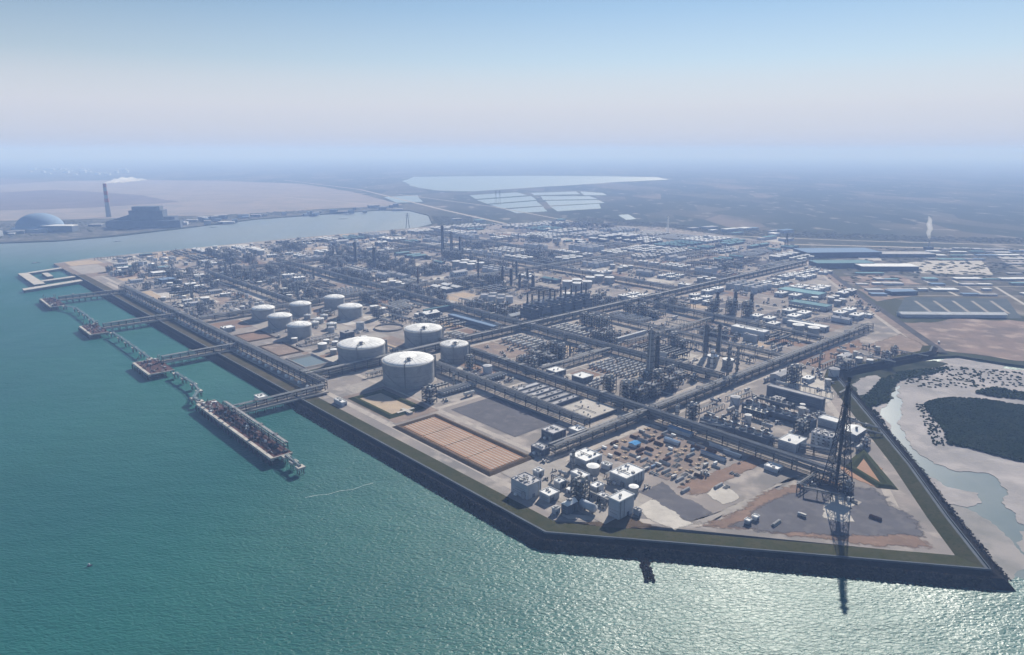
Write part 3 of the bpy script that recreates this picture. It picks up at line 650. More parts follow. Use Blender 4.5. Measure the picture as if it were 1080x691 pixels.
# ================================================================== STORAGE TANKS
def tank(label, u, v, R, Hh, rise, n=64, shell='tank_shell', roof='tank_roof', group=None, detail=True, part_roof=False):
    t = uvthing('storage_tank', label, 'tank', u, v, 0, group)
    b = MB(); b.cyl(0, 0, 0, Hh, R, R, n, shell, cap=False); link('shell', b.mesh('shell', True), t)
    b = MB(); b.dome(0, 0, Hh+0.3, R*0.985, rise, n, 8, roof); link('roof', b.mesh('roof', True), t)
    b = MB(); vs = []
    b.cyl(0, 0, Hh-0.9, Hh+0.5, R+0.9, R+0.9, n, 'pipe_pale'); 
    link('rim', b.mesh('rim'), t)
    b = MB(); b.cyl(0, 0, 0, 1.0, R+3.5, R+3.0, n, 'concrete'); link('ring_base', b.mesh('ring_base'), t)
    b = MB(); nr = 24 if detail else 12
    for k in range(nr):
        a = 2*PI*k/nr; prev = None
        for j in range(5):
            t_ = (PI/2)*j/5.2; p_ = (R*.98*math.cos(t_)*math.cos(a), R*.98*math.cos(t_)*math.sin(a), Hh+.42+rise*math.sin(t_))
            if prev: b.tube(prev, p_, .16 if detail else .22, 4, 'tank_shell', cap=False)
            prev = p_
    link('roof_rib', b.mesh('roof_rib'), t)
    if detail:
        b = MB()
        for k in range(n):
            a, a2 = 2*PI*k/n, 2*PI*(k+1)/n
            b.tube(((R+.8)*math.cos(a), (R+.8)*math.sin(a), Hh+1.7), ((R+.8)*math.cos(a2), (R+.8)*math.sin(a2), Hh+1.7), .12, 4, 'steel', cap=False)
            b.tube(((R+.8)*math.cos(a), (R+.8)*math.sin(a), Hh+.5), ((R+.8)*math.cos(a), (R+.8)*math.sin(a), Hh+1.7), .1, 4, 'steel', cap=False)
        link('handrail', b.mesh('handrail'), t)
        for k in range(3):
            b = MB(); zc = Hh*(k+1)/4; b.cyl(0, 0, zc, zc+0.6, R+0.45, R+0.45, n, 'pipe_grey', cap=False); link('stiffener', b.mesh('stiffener', True), t)
        # spiral stair on the camera-facing flank, stair tower and roof platform
        b = MB(); ns = 40; a0 = -2.4
        for k in range(ns):
            a = a0-k*0.034; z = 1+(Hh-1)*k/ns; a2 = a-0.034; z2 = 1+(Hh-1)*(k+1)/ns
            b.tube(((R+1.0)*math.cos(a), (R+1.0)*math.sin(a), z), ((R+1.0)*math.cos(a2), (R+1.0)*math.sin(a2), z2), 0.45, 4, 'pipe_grey')
        link('stair', b.mesh('stair'), t)
        b = MB(); a = -2.1; cx, cy_ = R*0.55*math.cos(a), R*0.55*math.sin(a); zt = Hh+rise*0.72
        b.cbox(cx, cy_, zt+2.5, 9, 7, 0.4, 'grating')
        for sx in (-4, 4):
            for sy in (-3, 3): b.cbox(cx+sx, cy_+sy, zt-1.2, 0.4, 0.4, 6.0, 'steel')
        b.cbox(cx, cy_, zt+2.9, 4, 3, 2.2, 'pipe_grey')
        for q in range(3): b.cyl(cx-2.5+q*2.5, cy_+1.5, zt, zt+5.5, 0.5, 0.5, 8, 'silver')
        link('roof_platform', b.mesh('roof_platform'), t)
        b = MB(); a = -2.3
        b.tube(((R+1.6)*math.cos(a), (R+1.6)*math.sin(a), 0), ((R+1.6)*math.cos(a), (R+1.6)*math.sin(a), Hh+4), 0.7, 8, 'pipe_grey')
        b.tube(((R+1.6)*math.cos(a), (R+1.6)*math.sin(a), Hh+4), (cx, cy_, Hh+rise*0.75+3), 0.6, 8, 'pipe_grey'); link('riser_pipe', b.mesh('riser_pipe'), t)
        b = MB(); a = -0.35
        for k in range(4):
            for s in (-1.2, 1.2):
                pass
        b.cbox((R+2.5)*math.cos(a), (R+2.5)*math.sin(a), 0, 3, 3, Hh+2, 'pipe_grey'); link('stair_tower', b.mesh('stair_tower'), t)
    else:
        b = MB(); ns = 18
        for k in range(ns):
            a = -2.2-k*0.06; z = 1+(Hh-1)*k/ns; a2 = a-0.06; z2 = 1+(Hh-1)*(k+1)/ns
            b.tube(((R+.8)*math.cos(a), (R+.8)*math.sin(a), z), ((R+.8)*math.cos(a2), (R+.8)*math.sin(a2), z2), 0.5, 4, 'pipe_grey')
        link('stair', b.mesh('stair'), t)
    occupy(u-R-5, u+R+5, v-R-5, v+R+5)
    return t
tank('largest white domed storage tank nearest the sea dyke', 438, 156, 40, 35, 5.5)
tank('second large white domed tank behind the nearest one', 585, 160, 40, 30, 5.0)
tank('broad tank with half finished white roof behind the two largest tanks', 600, 300, 35, 30, 4.5)
tank('medium grey tank with stubby roof to the right of the broad tank', 478, 278, 24, 29, 3.0)
for lb, u_, v_, R_ in (('leftmost small white domed tank in the front row', 1000, 166, 24), ('middle small white domed tank in the front row', 905, 160, 24), ('small white domed tank at the right end of the front row', 808, 155, 23),
                       ('small white domed tank at the left of the back row', 985, 244, 23), ('farthest small white domed tank in the back row', 1000, 335, 23), ('small white domed tank at the right end of the back row', 888, 312, 26)):
    tank(lb, u_, v_, R_, 23, 5, 40, group='small white domed tanks', detail=False)
b = MB(); t = uvthing('bund_wall', 'circular concrete bund wall beside the small white tanks', 'bund', 745, 318)
R = 30; n_ = 40; vs = []; fs = []
for rr_, z in ((R, 0), (R, 3), (R-1, 3), (R-1, 0)):
    for k in range(n_): a = 2*PI*k/n_; vs.append((rr_*math.cos(a), rr_*math.sin(a), z))
for j in range(3):
    for k in range(n_): fs.append((j*n_+k, j*n_+(k+1) % n_, (j+1)*n_+(k+1) % n_, (j+1)*n_+k))
b.add(vs, fs, 'concrete'); link('ring_wall', b.mesh('ring_wall'), t); occupy(712, 778, 285, 350)
for k, (u_, v_, R_, H_) in enumerate(((880, 232, 11, 10), (905, 258, 8, 9), (865, 215, 9, 8), (930, 232, 7, 9), (820, 230, 10, 11))):
    tank('little white service tank between the two rows of small domed tanks', u_, v_, R_, H_, 2, 24, group='little white service tanks', detail=False)

# rows of parallel horizontal bullets
def bullets(u, v0, n, pitch, length, r, label, group):
    for k in range(n):
        t = uvthing('bullet_tank', label, 'tank', u, v0+k*pitch, 0, group)
        b = MB(); b.tube((0, -length/2, r+1.6), (0, length/2, r+1.6), r, 12, 'tank_shell')
        b.tube((0, -length/2, r+1.6), (0, -length/2-1.2, r+1.6), r, 12, 'tank_shell', r2=r*.55); b.tube((0, length/2, r+1.6), (0, length/2+1.2, r+1.6), r, 12, 'tank_shell', r2=r*.55)
        link('shell', b.mesh('shell', True), t)
        for s in (-.3, .3):
            b = MB(); b.cbox(0, length*s, 0, r*1.5, 1.2, r*0.9+1, 'concrete'); link('saddle', b.mesh('saddle'), t)
        b = MB(); b.cbox(0, 0, 2*r+1.5, 1.2, length*.8, 0.3, 'grating'); link('walkway', b.mesh('walkway'), t)
    occupy(u-length/2-4, u+length/2+4, v0-6, v0+n*pitch+4)
bullets(350, 152, 12, 5.4, 17, 2.5, 'grey horizontal bullet tank in the row right of the nearest big tank', 'bullet tanks beside the big tank')
bullets(355, 236, 9, 5.4, 15, 2.4, 'grey horizontal bullet tank in the row behind the first pipe rack', 'bullet tanks behind the rack')

# ================================================================== BUILDINGS
def building(label, u0, u1, v0, v1, h, wall='clad_wall', roof='white_paint', name='plant_building', group=None, storeys=1, units=2, windows=False, cat='building', pitched=0.0, z=0.0, seed=None, doors=1, par=True):
    rg = random.Random(seed if seed is not None else int(u0*7+v0*13))
    uc, vc = (u0+u1)/2, (v0+v1)/2; t = uvthing(name, label, cat, uc, vc, z, group)
    sx, sy = (v1-v0)/2, (u1-u0)/2
    b = MB(); b.box(-sx, sx, -sy, sy, -0.2, h, wall); link('wall', b.mesh('wall'), t)
    b = MB()
    if pitched:
        e_ = 0.5; vs = [(-sx-e_, -sy-e_, h+.05), (sx+e_, -sy-e_, h+.05), (sx+e_, sy+e_, h+.05), (-sx-e_, sy+e_, h+.05)]
        if sx > sy: vs += [(-sx-e_, 0, h+pitched), (sx+e_, 0, h+pitched)]; fs = [(0, 1, 5, 4), (2, 3, 4, 5), (3, 0, 4), (1, 2, 5)]
        else: vs += [(0, -sy-e_, h+pitched), (0, sy+e_, h+pitched)]; fs = [(3, 0, 4, 5), (1, 2, 5, 4), (0, 1, 4), (2, 3, 5)]
        b.add(vs, fs, roof)
    else: b.box(-sx-0.35, sx+0.35, -sy-0.35, sy+0.35, h+0.02, h+0.6, roof)
    rf = link('roof', b.mesh('roof'), t)
    if par and not pitched:
        b = MB(); zt = h+0.6
        for a in ((-sx-.35, sx+.35, -sy-.35, -sy+.05), (-sx-.35, sx+.35, sy-.05, sy+.35), (-sx-.35, -sx+.05, -sy+.06, sy-.06), (sx-.05, sx+.35, -sy+.06, sy-.06)): b.box(*a, zt, zt+0.7, roof)
        link('parapet', b.mesh('parapet'), rf)
    if units > 1 and sx > 5 and sy > 5 and not pitched:
        b = MB(); zz_ = h+1.6; ax = rg.uniform(-sx*.5, sx*.5); b.tube((ax, -sy*.7, zz_), (ax, sy*.7, zz_), .45, 8, 'pipe_grey'); b.tube((ax, sy*.2, zz_), (-sx*.8, sy*.2, zz_), .4, 8, 'pipe_grey'); b.tube((-sx*.8, sy*.2, zz_), (-sx*.8, sy*.2, zz_+2.4), .4, 8, 'silver'); link('roof_duct', b.mesh('roof_duct'), t)
        b = MB(); b.cbox(-sx-1.0, -sy*.6, 0, 1.6, 4.5, h*.55, 'pipe_grey'); b.cbox(-sx-1.4, sy*.3, 0, 2.4, 3.2, 2.4, 'white_paint'); link('wall_plant', b.mesh('wall_plant'), t)
    for k in range(units*2):
        b = MB(); a = rg.uniform(1.0, 2.4); cx = rg.uniform(-sx+3, sx-3) if sx > 4 else 0; cy_ = rg.uniform(-sy+3, sy-3) if sy > 4 else 0
        zt = h+0.61+(pitched*max(0, 1-abs((cy_/sy) if sx > sy else (cx/sx))) if pitched else 0)
        b.cbox(cx, cy_, zt-0.5, a*1.4, a, rg.uniform(1.6, 2.6), rg.choice(['pipe_grey', 'grey_roof', 'pipe_pale'])); link('roof_unit', b.mesh('roof_unit'), t)
    if windows:
        for s in range(storeys):
            zc = h*(s+0.45)/storeys; hh = min(1.8, h/storeys*0.4)
            nx = max(1, int(2*sx/5)); ny = max(1, int(2*sy/5))
            wx = MB(); wx.box(-1.3, 1.3, -0.08, 0.05, 0, hh, 'window'); mxx = wx.mesh('window')
            wy = MB(); wy.box(-0.08, 0.05, -1.3, 1.3, 0, hh, 'window'); myy = wy.mesh('window')
            for k in range(nx): link('window', mxx, t, (-sx+(k+.5)*2*sx/nx, -sy-0.02, zc))
            for k in range(ny): link('window', myy, t, (-sx-0.02, -sy+(k+.5)*2*sy/ny, zc))
    if h > 5 and doors:
        for k in range(rg.randint(2, 4)):
            b = MB(); z0_ = h*(.25+.18*k); b.box(-sx-.1, -sx+.05, -sy+rg.uniform(.5, sy*.5), sy-rg.uniform(.5, sy*.5), z0_, z0_+.45, rg.choice(['steel', 'grating'])); link('wall_rail', b.mesh('wall_rail'), t)
            b = MB(); xx = rg.uniform(-sx+1, sx-1); b.tube((xx, -sy-.5, 0), (xx, -sy-.5, h+.4), .28, 6, rg.choice(['pipe_grey', 'pipe_pale', 'steel'])); link('downpipe', b.mesh('downpipe'), t)
    for k in range(doors):
        b = MB(); xx = rg.uniform(-sx*.6, sx*.6); b.box(xx-1.8, xx+1.8, -sy-0.14, -sy+.05, 0, min(4.2, h*.6), 'dark_clad'); link('door', b.mesh('door'), t)
    occupy(u0-3, u1+3, v0-3, v1+3)
    return t
def rect(lx, ly, rx, ry, z=0.0):          # left and right corners of a grid-aligned footprint, seen at height z
    a = uvp(lx, ly, z); c = uvp(rx, ry, z); return (min(a[0], c[0]), max(a[0], c[0]), min(a[1], c[1]), max(a[1], c[1]))
building('white flat roofed warehouse beside the pipe rack end in the near corner', *rect(601, 480, 635, 480, 8), 8)
building('large white flat roofed workshop facing the grey gravel pad', *rect(643, 498, 680, 496, 11), 11, units=4)
building('tall white cube building at the dyke in the near corner', *rect(642, 525, 669, 522, 19), 19, storeys=3, wall='clad_wall', units=1)
building('tall pale blue building with cluttered roof nearest the dyke bend', *rect(539, 505, 571, 507, 15), 15, storeys=2, units=6, wall='clad_wall', roof='grey_roof')
building('pale two storey block in the middle of the near corner', *rect(602, 498, 622, 501, 12), 12, storeys=2)
building('small white box building left of the near workshop', *rect(622, 512, 637, 511, 9), 9, units=1)
building('low white roofed hut between the tall blue building and the drum', *rect(569, 519, 590, 519, 7), 7, units=1)
building('dark walled shed with white gabled roof by the dyke corner', *rect(592, 531, 609, 529, 10), 10, wall='dark_clad', pitched=3, units=1)
building('dark flat roofed building by the grey pad corner', *rect(571, 453, 597, 453, 10), 10, wall='dark_clad', roof='grey_roof')
building('small blue grey pump house below the dark building', *rect(560, 470, 580, 472, 8), 8, wall='dark_clad', roof='grey_roof', units=3)
building('white flat roofed shed under the cross rack', *rect(600, 452, 618, 452, 5), 5, wall='clad_wall', units=1)
building('long dark shed with pale roof above the cooling rows', *rect(809, 407, 871, 420, 15), 15, wall='dark_clad', roof='grey_roof', units=0, windows=False)
building('white flat building in front of the cooling rows', *rect(821, 464, 851, 463, 10), 10, units=1)
building('three storey pale office block beside the flare', *rect(856, 456, 884, 458, 13), 13, windows=True, storeys=3, units=7, wall='clad_wall', roof='grey_roof')
building('white roofed hall behind the three storey office', *rect(863, 441, 888, 443, 9), 9, units=0)
building('small white cabin on the light slab below the flare rack', *rect(806, 492, 826, 493, 3), 4, units=1)
building('white portable cabin nearest the paved road', *rect(785, 549, 793, 549, 3), 3.4, units=0, name='cabin', cat='cabin', windows=False)
building('white portable cabin beside the other one by the grey pad', *rect(793, 545, 801, 545, 3), 3.4, units=0, name='cabin', cat='cabin', windows=False)
building('small shed with bright blue roof in the construction yard', *rect(663, 467, 676, 467, 4), 4, roof='blue_roof', units=0, pitched=1.2)
building('long shed with slate blue roof at the back of the construction yard', *rect(704, 450, 732, 456, 5), 5, roof='slate_roof', units=0, pitched=1.5)
building('long low shed with pale blue roof beside the red dirt road', *rect(739, 475, 766, 484, 4), 4, roof='slate_roof', units=0, pitched=1.2)
building('narrow blue roofed shed among the stacked materials', *rect(700, 462, 718, 466, 4), 4, roof='slate_roof', units=0, pitched=1.2)
building('short grey roofed shed at the head of the dirt road', *rect(748, 467, 770, 474, 4), 4, roof='grey_roof', units=0, pitched=1.2)
building('white roofed shed among parked cabins by the dirt road', *rect(763, 474, 782, 480, 4), 4, units=0, pitched=1.0)
building('white roofed control room left of the dark central unit', *rect(576, 390, 597, 390, 8), 8, wall='dark_clad', units=1)
building('white roofed control room right of its twin in the dark unit', *rect(603, 396, 626, 396, 8), 8, wall='dark_clad', units=1)
building('long narrow white roofed shed behind the dark central unit', *rect(649, 357, 682, 349, 8), 8, units=0, windows=False)
building('white hall among the central columns', *rect(697, 371, 703, 373, 14), 14, units=1)
building('pale green roofed long warehouse in the right rear units', *rect(820, 305, 872, 309, 10), 10, roof='green_roof', units=0, windows=False)
building('second pale green roofed warehouse nearer the east road', *rect(832, 318, 878, 322, 9), 9, roof='green_roof', units=0, windows=False)
building('white roofed hall right of the long pipe rack', *rect(771, 344, 812, 349, 12), 12, units=2, windows=False)
building('white walled hall with blue side in the right central units', *rect(784, 352, 800, 354, 12), 12, roof='grey_roof', units=1)
building('long white shed by the right rear road', *rect(835, 337, 870, 346, 8), 8, units=0, windows=False)
building('long white sunlit shed in the right central units', *rect(826, 335, 858, 341, 9), 9, units=0, windows=False)
building('white roofed hall behind the broad half roofed tank', *rect(446, 327, 478, 322, 10), 10, units=0, wall='dark_clad', roof='green_roof', windows=False)
building('white curved roof hall on bare earth left of the furnaces', *rect(535, 333, 553, 331, 7), 7, units=0, pitched=5, windows=False)
building('long blue grey hall beside the white roofed hall', *rect(478, 331, 520, 345, 9), 9, roof='slate_roof', units=0, wall='dark_clad', windows=False)
building('pale pump building behind the coast rack', *rect(232, 345, 248, 345, 8), 8, units=1)
building('white roofed building at the far coast end', *rect(158, 287, 176, 287, 8), 8, units=1, wall='dark_clad', windows=False)
building('blue walled building at the far coast end', *rect(166, 294, 186, 294, 10), 10, wall='dark_clad', roof='slate_roof', units=1, windows=False)
building('white substation between the two largest tanks and the basin', *rect(352, 421, 366, 424, 5), 5, units=2)
building('small white gatehouse on the dyke beside the pier', *rect(268, 417, 282, 418, 5), 5, units=1, z=-0.5)
for k in range(6):
    u_ = 196+k*15.5
    building('long low grey roofed bay in the row of parallel bays behind the grey pad', u_, u_+9, 234, 284, 6, wall='dark_clad', roof='grey_roof', group='parallel low bays', units=2, windows=False, doors=0)
building('wide flat pale slab building behind the parallel bays', 130, 186, 232, 290, 4, roof='light_concrete', wall='dark_clad', units=4, windows=False)
building('little white block just left of the pale two storey block', *rect(584, 507, 597, 507, 7), 7, units=1)
building('low pale annex in front of the near workshop', *rect(630, 522, 642, 523, 6), 6, units=1)
building('small grey roofed hut beside the tall white cube', *rect(668, 537, 677, 538, 5), 5, roof='grey_roof', units=1)
building('little white box behind the tall pale blue building', *rect(562, 496, 574, 496, 6), 6, units=1)
building('low white shed between the warehouse and the workshop', *rect(634, 489, 646, 490, 5), 5, units=1)
building('narrow white hut near the dyke road', *rect(582, 536, 591, 536, 5), 5, units=1)
pa, pb = uvp(583, 500, 7), uvp(640, 528, 7)
rack('white pipe gantry threading between the near corner buildings', (pa[0], (pa[1]+pb[1])/2), (pb[0], (pa[1]+pb[1])/2), 4, 7, (7.0,), 10, 71, pale=1.0, mark=False)
# horizontal drum of the near corner
t = uvthing('bullet_tank', 'dark horizontal drum on saddles at the dyke corner', 'tank', *uvp(620, 539), 0)
b = MB(); b.tube((0, -9, 6), (0, 9, 6), 4.2, 16, 'clad_wall'); link('shell', b.mesh('shell', True), t)
for s in (-5, 5):
    b = MB(); b.cbox(0, s, 0, 6.5, 1.5, 3.5, 'concrete'); link('saddle', b.mesh('saddle'), t)
# ================================================================== PROCESS EQUIPMENT (templates, copied per instance)
TPL = {}      # kind -> list of dict(parts=[(name, MB)], half=(hu, hv), h, desc, cat)
def T(kind, parts, hu, hv, h, desc, cat): TPL.setdefault(kind, []).append(dict(parts=parts, hu=hu, hv=hv, h=h, desc=desc, cat=cat, meshes=None, joined=None))
rg = random.Random(21)
def platform_rings(r, zs, mt='grating'):
    b = MB()
    for z in zs:
        a0 = rg.random()*6; n = 12; w = 1.5; vs = []; fs = []
        b.cyl(0, 0, z, z+0.35, r+w, r+w, n, mt); b.cyl(0, 0, z+0.36, z+1.3, r+w, r+w, n, 'steel_dark', cap=False)
    b.box(r+0.2, r+0.7, -0.3, 0.3, 0, zs[-1], 'steel_dark')
    return b
def make_column(h, r, shell):
    b = MB(); b.cyl(0, 0, 0, h*0.12, r*1.15, r, 14, 'concrete', cap=False); b.cyl(0, 0, h*0.12, h*.6, r, r, 14, shell, cap=False)
    b.cyl(0, 0, h*.6, h*.64, r, r*.9, 14, shell, cap=False); b.cyl(0, 0, h*.64, h, r*.9, r*.9, 14, shell, cap=False); b.dome(0, 0, h, r*.9, r*.55, 14, 3, shell)
    k = max(2, int(h/9)); p = platform_rings(r, [h*(i+1)/(k+0.35) for i in range(k)])
    q = MB(); q.tube((0, 0, h+r*.5), (0, 0, h+r+1), r*.22, 6, 'silver'); q.tube((0, 0, h+r+1), (-r-0.9, 0, h+r+1), r*.22, 6, 'silver'); q.tube((-r-0.9, 0, h+r+1), (-r-0.9, 0, h*.2), r*.22, 6, 'silver')
    return [('shell', b), ('platform', p), ('overhead_pipe', q)]
for h, r, s, d in ((22, 1.6, 'silver', 'slim silver column'), (29, 2.1, 'pipe_grey', 'grey column with ringed platforms'), (36, 2.6, 'steel', 'tall dark grey column'), (16, 2.4, 'silver', 'stubby silver column'), (24, 1.5, 'steel', 'thin dark column')):
    T('process_column', make_column(h, r, s), r+2, r+2, h, d, 'column')
def make_frame(sx, sy, levels, lh, seed):
    q = random.Random(seed); f = MB(); parts = []
    nx = max(2, int(sx/7)+1); ny = max(2, int(sy/7)+1); H = levels*lh
    for i in range(nx):
        for j in range(ny): f.cbox(-sx/2+sx*i/(nx-1), -sy/2+sy*j/(ny-1), 0, 0.7, 0.7, H, 'steel_dark')
    for k in range(1, levels+1):
        z = k*lh
        for i in range(nx): xx = -sx/2+sx*i/(nx-1); f.box(xx-.25, xx+.25, -sy/2, sy/2, z-0.9, z-0.35, 'steel_dark')
        for j in range(ny): yy = -sy/2+sy*j/(ny-1); f.box(-sx/2, sx/2, yy-.25, yy+.25, z-0.86, z-0.4, 'steel')
    for k in range(levels):
        z = k*lh
        for s in (-1, 1):
            f.tube((-sx/2, s*sy/2, z), (-sx/2+sx/(nx-1), s*sy/2, z+lh), .22, 4, 'steel_dark'); f.tube((s*sx/2, sy/2, z), (s*sx/2, sy/2-sy/(ny-1), z+lh), .22, 4, 'steel_dark')
    parts.append(('frame', f))
    for k in range(1, levels+1):
        z = k*lh; d = MB(); a = -sx/2+(q.random()*sx*.25 if k > 1 else 0); c = sx/2-(q.random()*sx*.25 if k > 1 else 0)
        d.box(a, c, -sy/2-0.6, sy/2+.6, z-0.34, z, 'grating')
        for s in (-1, 1): d.box(a, c, s*(sy/2+.55)-.05, s*(sy/2+.55)+.05, z, z+1.1, 'steel')
        parts.append(('deck', d))
    for k in range(levels+1):
        z = k*lh; e = MB()
        for m_ in range(q.randint(3, 6)):
            xx = q.uniform(-sx/2+2, sx/2-2); yy = q.uniform(-sy/2+2, sy/2-2); mt = q.choice(['silver', 'pipe_grey', 'pipe_pale', 'steel', 'white_paint', 'rust', 'silver']); t_ = q.random()
            hh = min(lh-1.2, q.uniform(1.5, 5)) if k < levels else q.uniform(1.5, 5)
            if t_ < .35: e.cbox(xx, yy, z+.02, q.uniform(1.5, 4), q.uniform(1.5, 4), hh, mt)
            elif t_ < .7:
                r = q.uniform(.7, 1.5); e.cyl(xx, yy, z+.02, z+hh, r, r, 10, mt)
            else:
                r = q.uniform(.7, 1.4); l_ = q.uniform(3, 7); e.tube((xx, max(-sy/2, yy-l_/2), z+r+.6), (xx, min(sy/2, yy+l_/2), z+r+.6), r, 10, mt)
        parts.append(('equipment', e))
    return parts
for k, (sx, sy, lv, lh) in enumerate(((16, 12, 3, 4.6), (24, 14, 4, 4.6), (14, 14, 5, 4.8), (34, 12, 2, 5.5), (12, 10, 2, 4.5), (20, 26, 3, 5), (10, 16, 4, 4.4))):
    T('process_structure', make_frame(sx, sy, lv, lh, 100+k), sy/2+1.5, sx/2+1.5, lv*lh, ('dark three level steel process structure', 'broad four level steel process structure', 'tall square steel process structure', 'long two deck steel process structure', 'small two deck steel structure', 'deep three level steel process structure', 'narrow four level steel structure')[k], 'structure')
def make_drum(l_, r, s, leg):
    a = MB(); z = r+leg; a.tube((-l_/2, 0, z), (l_/2, 0, z), r, 12, s); a.tube((-l_/2, 0, z), (-l_/2-r*.45, 0, z), r, 12, s, r2=r*.5); a.tube((l_/2, 0, z), (l_/2+r*.45, 0, z), r, 12, s, r2=r*.5)
    a.cyl(l_*.2, 0, z+r*.9, z+r+1.2, .5, .5, 8, s)
    p = [('shell', a)]
    for x in (-l_*.3, l_*.3): b = MB(); b.cbox(x, 0, 0, 1.0, r*1.5, leg+r*.5, 'concrete'); p.append(('saddle', b))
    return p
for l_, r, s, g_, d in ((12, 1.8, 'silver', 2.0, 'silver horizontal drum on saddles'), (18, 2.6, 'pipe_pale', 2.5, 'long pale horizontal drum on saddles'), (9, 1.3, 'pipe_grey', 4.0, 'grey heat exchanger on piers')):
    T('horizontal_drum', make_drum(l_, r, s, g_), r+1, l_/2+1.5, 2*r+g_, d, 'drum')
def make_cooler(n, depth, z, lightness):
    f = MB(); L = n*7.0
    for k in range(n+1):
        for s in (-1, 1): f.cbox(-L/2+k*7.0, s*(depth/2-.4), 0, .6, .6, z, 'steel_dark')
    bay = MB(); bay.box(-L/2-.3, L/2+.3, -depth/2, depth/2, z, z+2.2, 'steel_dark')
    p = [('frame', f), ('bay', bay)]
    for k in range(n):
        x = -L/2+3.5+k*7.0; fan = MB()
        fan.box(x-3.2, x+3.2, -depth/2+.3, depth/2-.3, z+2.22, z+2.7, lightness)
        fan.cyl(x, 0, z+2.7, z+3.9, 2.7, 2.5, 14, lightness, cap=False); fan.cyl(x, 0, z+2.71, z+3.0, 2.4, 2.4, 14, 'steel_dark')
        for j in range(4):
            a = j*PI/2+.4; fan.tube((x, 0, z+3.2), (x+2.2*math.cos(a), 2.2*math.sin(a), z+3.2), .22, 4, 'steel')
        p.append(('fan', fan))
    return p
for n, dp, z, mt, d in ((4, 10, 7, 'pipe_pale', 'four bay pale air cooler'), (6, 11, 9, 'grating', 'long six bay grey air cooler'), (3, 9, 6, 'grating', 'short grey air cooler')):
    T('air_cooler', make_cooler(n, dp, z, mt), dp/2+1, n*3.5+1.5, z+4, d, 'air cooler')
def make_small_tank(r, h, sh, rf):
    a = MB(); a.cyl(0, 0, 0, h, r, r, 20, sh, cap=False); b = MB(); b.cyl(0, 0, h, h+.3, r+.3, r+.3, 20, rf); b.cyl(0, 0, h+.3, h+.3+r*.18, r*.97, .2, 20, rf)
    c = MB()
    for k in range(8):
        t0 = -2.5-k*.16; t1 = t0-.16; c.tube(((r+.5)*math.cos(t0), (r+.5)*math.sin(t0), h*k/8), ((r+.5)*math.cos(t1), (r+.5)*math.sin(t1), h*(k+1)/8), .3, 4, 'steel')
    return [('shell', a), ('roof', b), ('stair', c)]
for r, h, sh, rf, d in ((6, 9, 'tank_shell', 'tank_roof', 'small white cone roofed tank'), (9, 11, 'tank_shell', 'tank_roof', 'medium white cone roofed tank'), (4, 10, 'silver', 'silver', 'narrow silver vertical tank'), (7, 12, 'clad_wall', 'grey_roof', 'grey vertical tank')):
    T('vertical_tank', make_small_tank(r, h, sh, rf), r+1.5, r+1.5, h, d, 'tank')
def make_shed(sx, sy, h, wl, rf, pt, seed):
    q = random.Random(seed); a = MB(); a.box(-sx/2, sx/2, -sy/2, sy/2, -.1, h, wl); b = MB()
    if pt:
        e = .5; b.add([(-sx/2-e, -sy/2-e, h+.03), (sx/2+e, -sy/2-e, h+.03), (sx/2+e, sy/2+e, h+.03), (-sx/2-e, sy/2+e, h+.03), (-sx/2-e, 0, h+pt), (sx/2+e, 0, h+pt)], [(0, 1, 5, 4), (2, 3, 4, 5), (3, 0, 4), (1, 2, 5)], rf)
    else: b.box(-sx/2-.3, sx/2+.3, -sy/2-.3, sy/2+.3, h+.02, h+.7, rf)
    p = [('wall', a), ('roof', b)]
    for k in range(q.randint(1, 3)):
        c = MB(); c.cbox(q.uniform(-sx/3, sx/3), q.uniform(-sy/4, sy/4), h+.5, q.uniform(1.5, 3), q.uniform(1.5, 2.5), 1.6+(pt or .2), 'pipe_grey'); p.append(('roof_unit', c))
    w = MB()
    for k in range(int(sx/5)): xx = -sx/2+2.5+k*5; w.box(xx-1.4, xx+1.4, -sy/2-.08, -sy/2+.1, h*.4, h*.68, 'window')
    p.append(('window', w)); d = MB(); d.box(-sx/2-.1, -sx/2+.1, -1.8, 1.8, 0, min(4, h*.7), 'dark_clad'); p.append(('door', d))
    return p
for k, (sx, sy, h, wl, rf, pt, d) in enumerate(((22, 14, 6, 'clad_wall', 'white_paint', 0, 'white flat roofed equipment house'), (34, 16, 8, 'clad_wall', 'grey_roof', 2.5, 'long grey gabled shed'), (14, 10, 5, 'clad_wall', 'white_paint', 0, 'little white switch house'), (28, 20, 9, 'dark_clad', 'white_paint', 2.5, 'white roofed dark compressor house'), (40, 14, 6, 'dark_clad', 'green_roof', 2, 'long pale green roofed store'), (18, 18, 10, 'dark_clad', 'grey_roof', 0, 'square dark plant house'))):
    T('equipment_shed', make_shed(sx, sy, h, wl, rf, pt, k), sy/2+2, sx/2+2, h+2, d, 'building')
def make_run(L, w, z, seed):
    q = random.Random(seed); p = []
    for k in range(int(L/8)+1):
        x = -L/2+.4+k*(L-.8)/int(L/8); f = MB(); p.append(('trestle', f))
        for s in (-1, 1): f.cbox(x, s*w/2, 0, .5, .5, z, 'steel_dark')
        f.box(x-.25, x+.25, -w/2-.4, w/2+.4, z, z+.5, 'steel_dark')
    yy = -w/2
    while yy < w/2:
        r = q.choice([.3, .4, .55]); b = MB(); b.tube((-L/2, yy, z+.51+r), (L/2, yy, z+.51+r), r, 6, q.choice(['pipe_pale', 'silver', 'pipe_grey', 'pipe_grey'])); p.append(('pipe', b)); yy += 2*r+.25
    return p
for L, w, z, d in ((40, 4, 5, 'short pipe run on trestles'), (60, 5, 6.5, 'long pipe run on trestles')):
    T('pipe_run', make_run(L, w, z, int(L)), w/2+1.5, L/2+1, z+1, d, 'pipes')
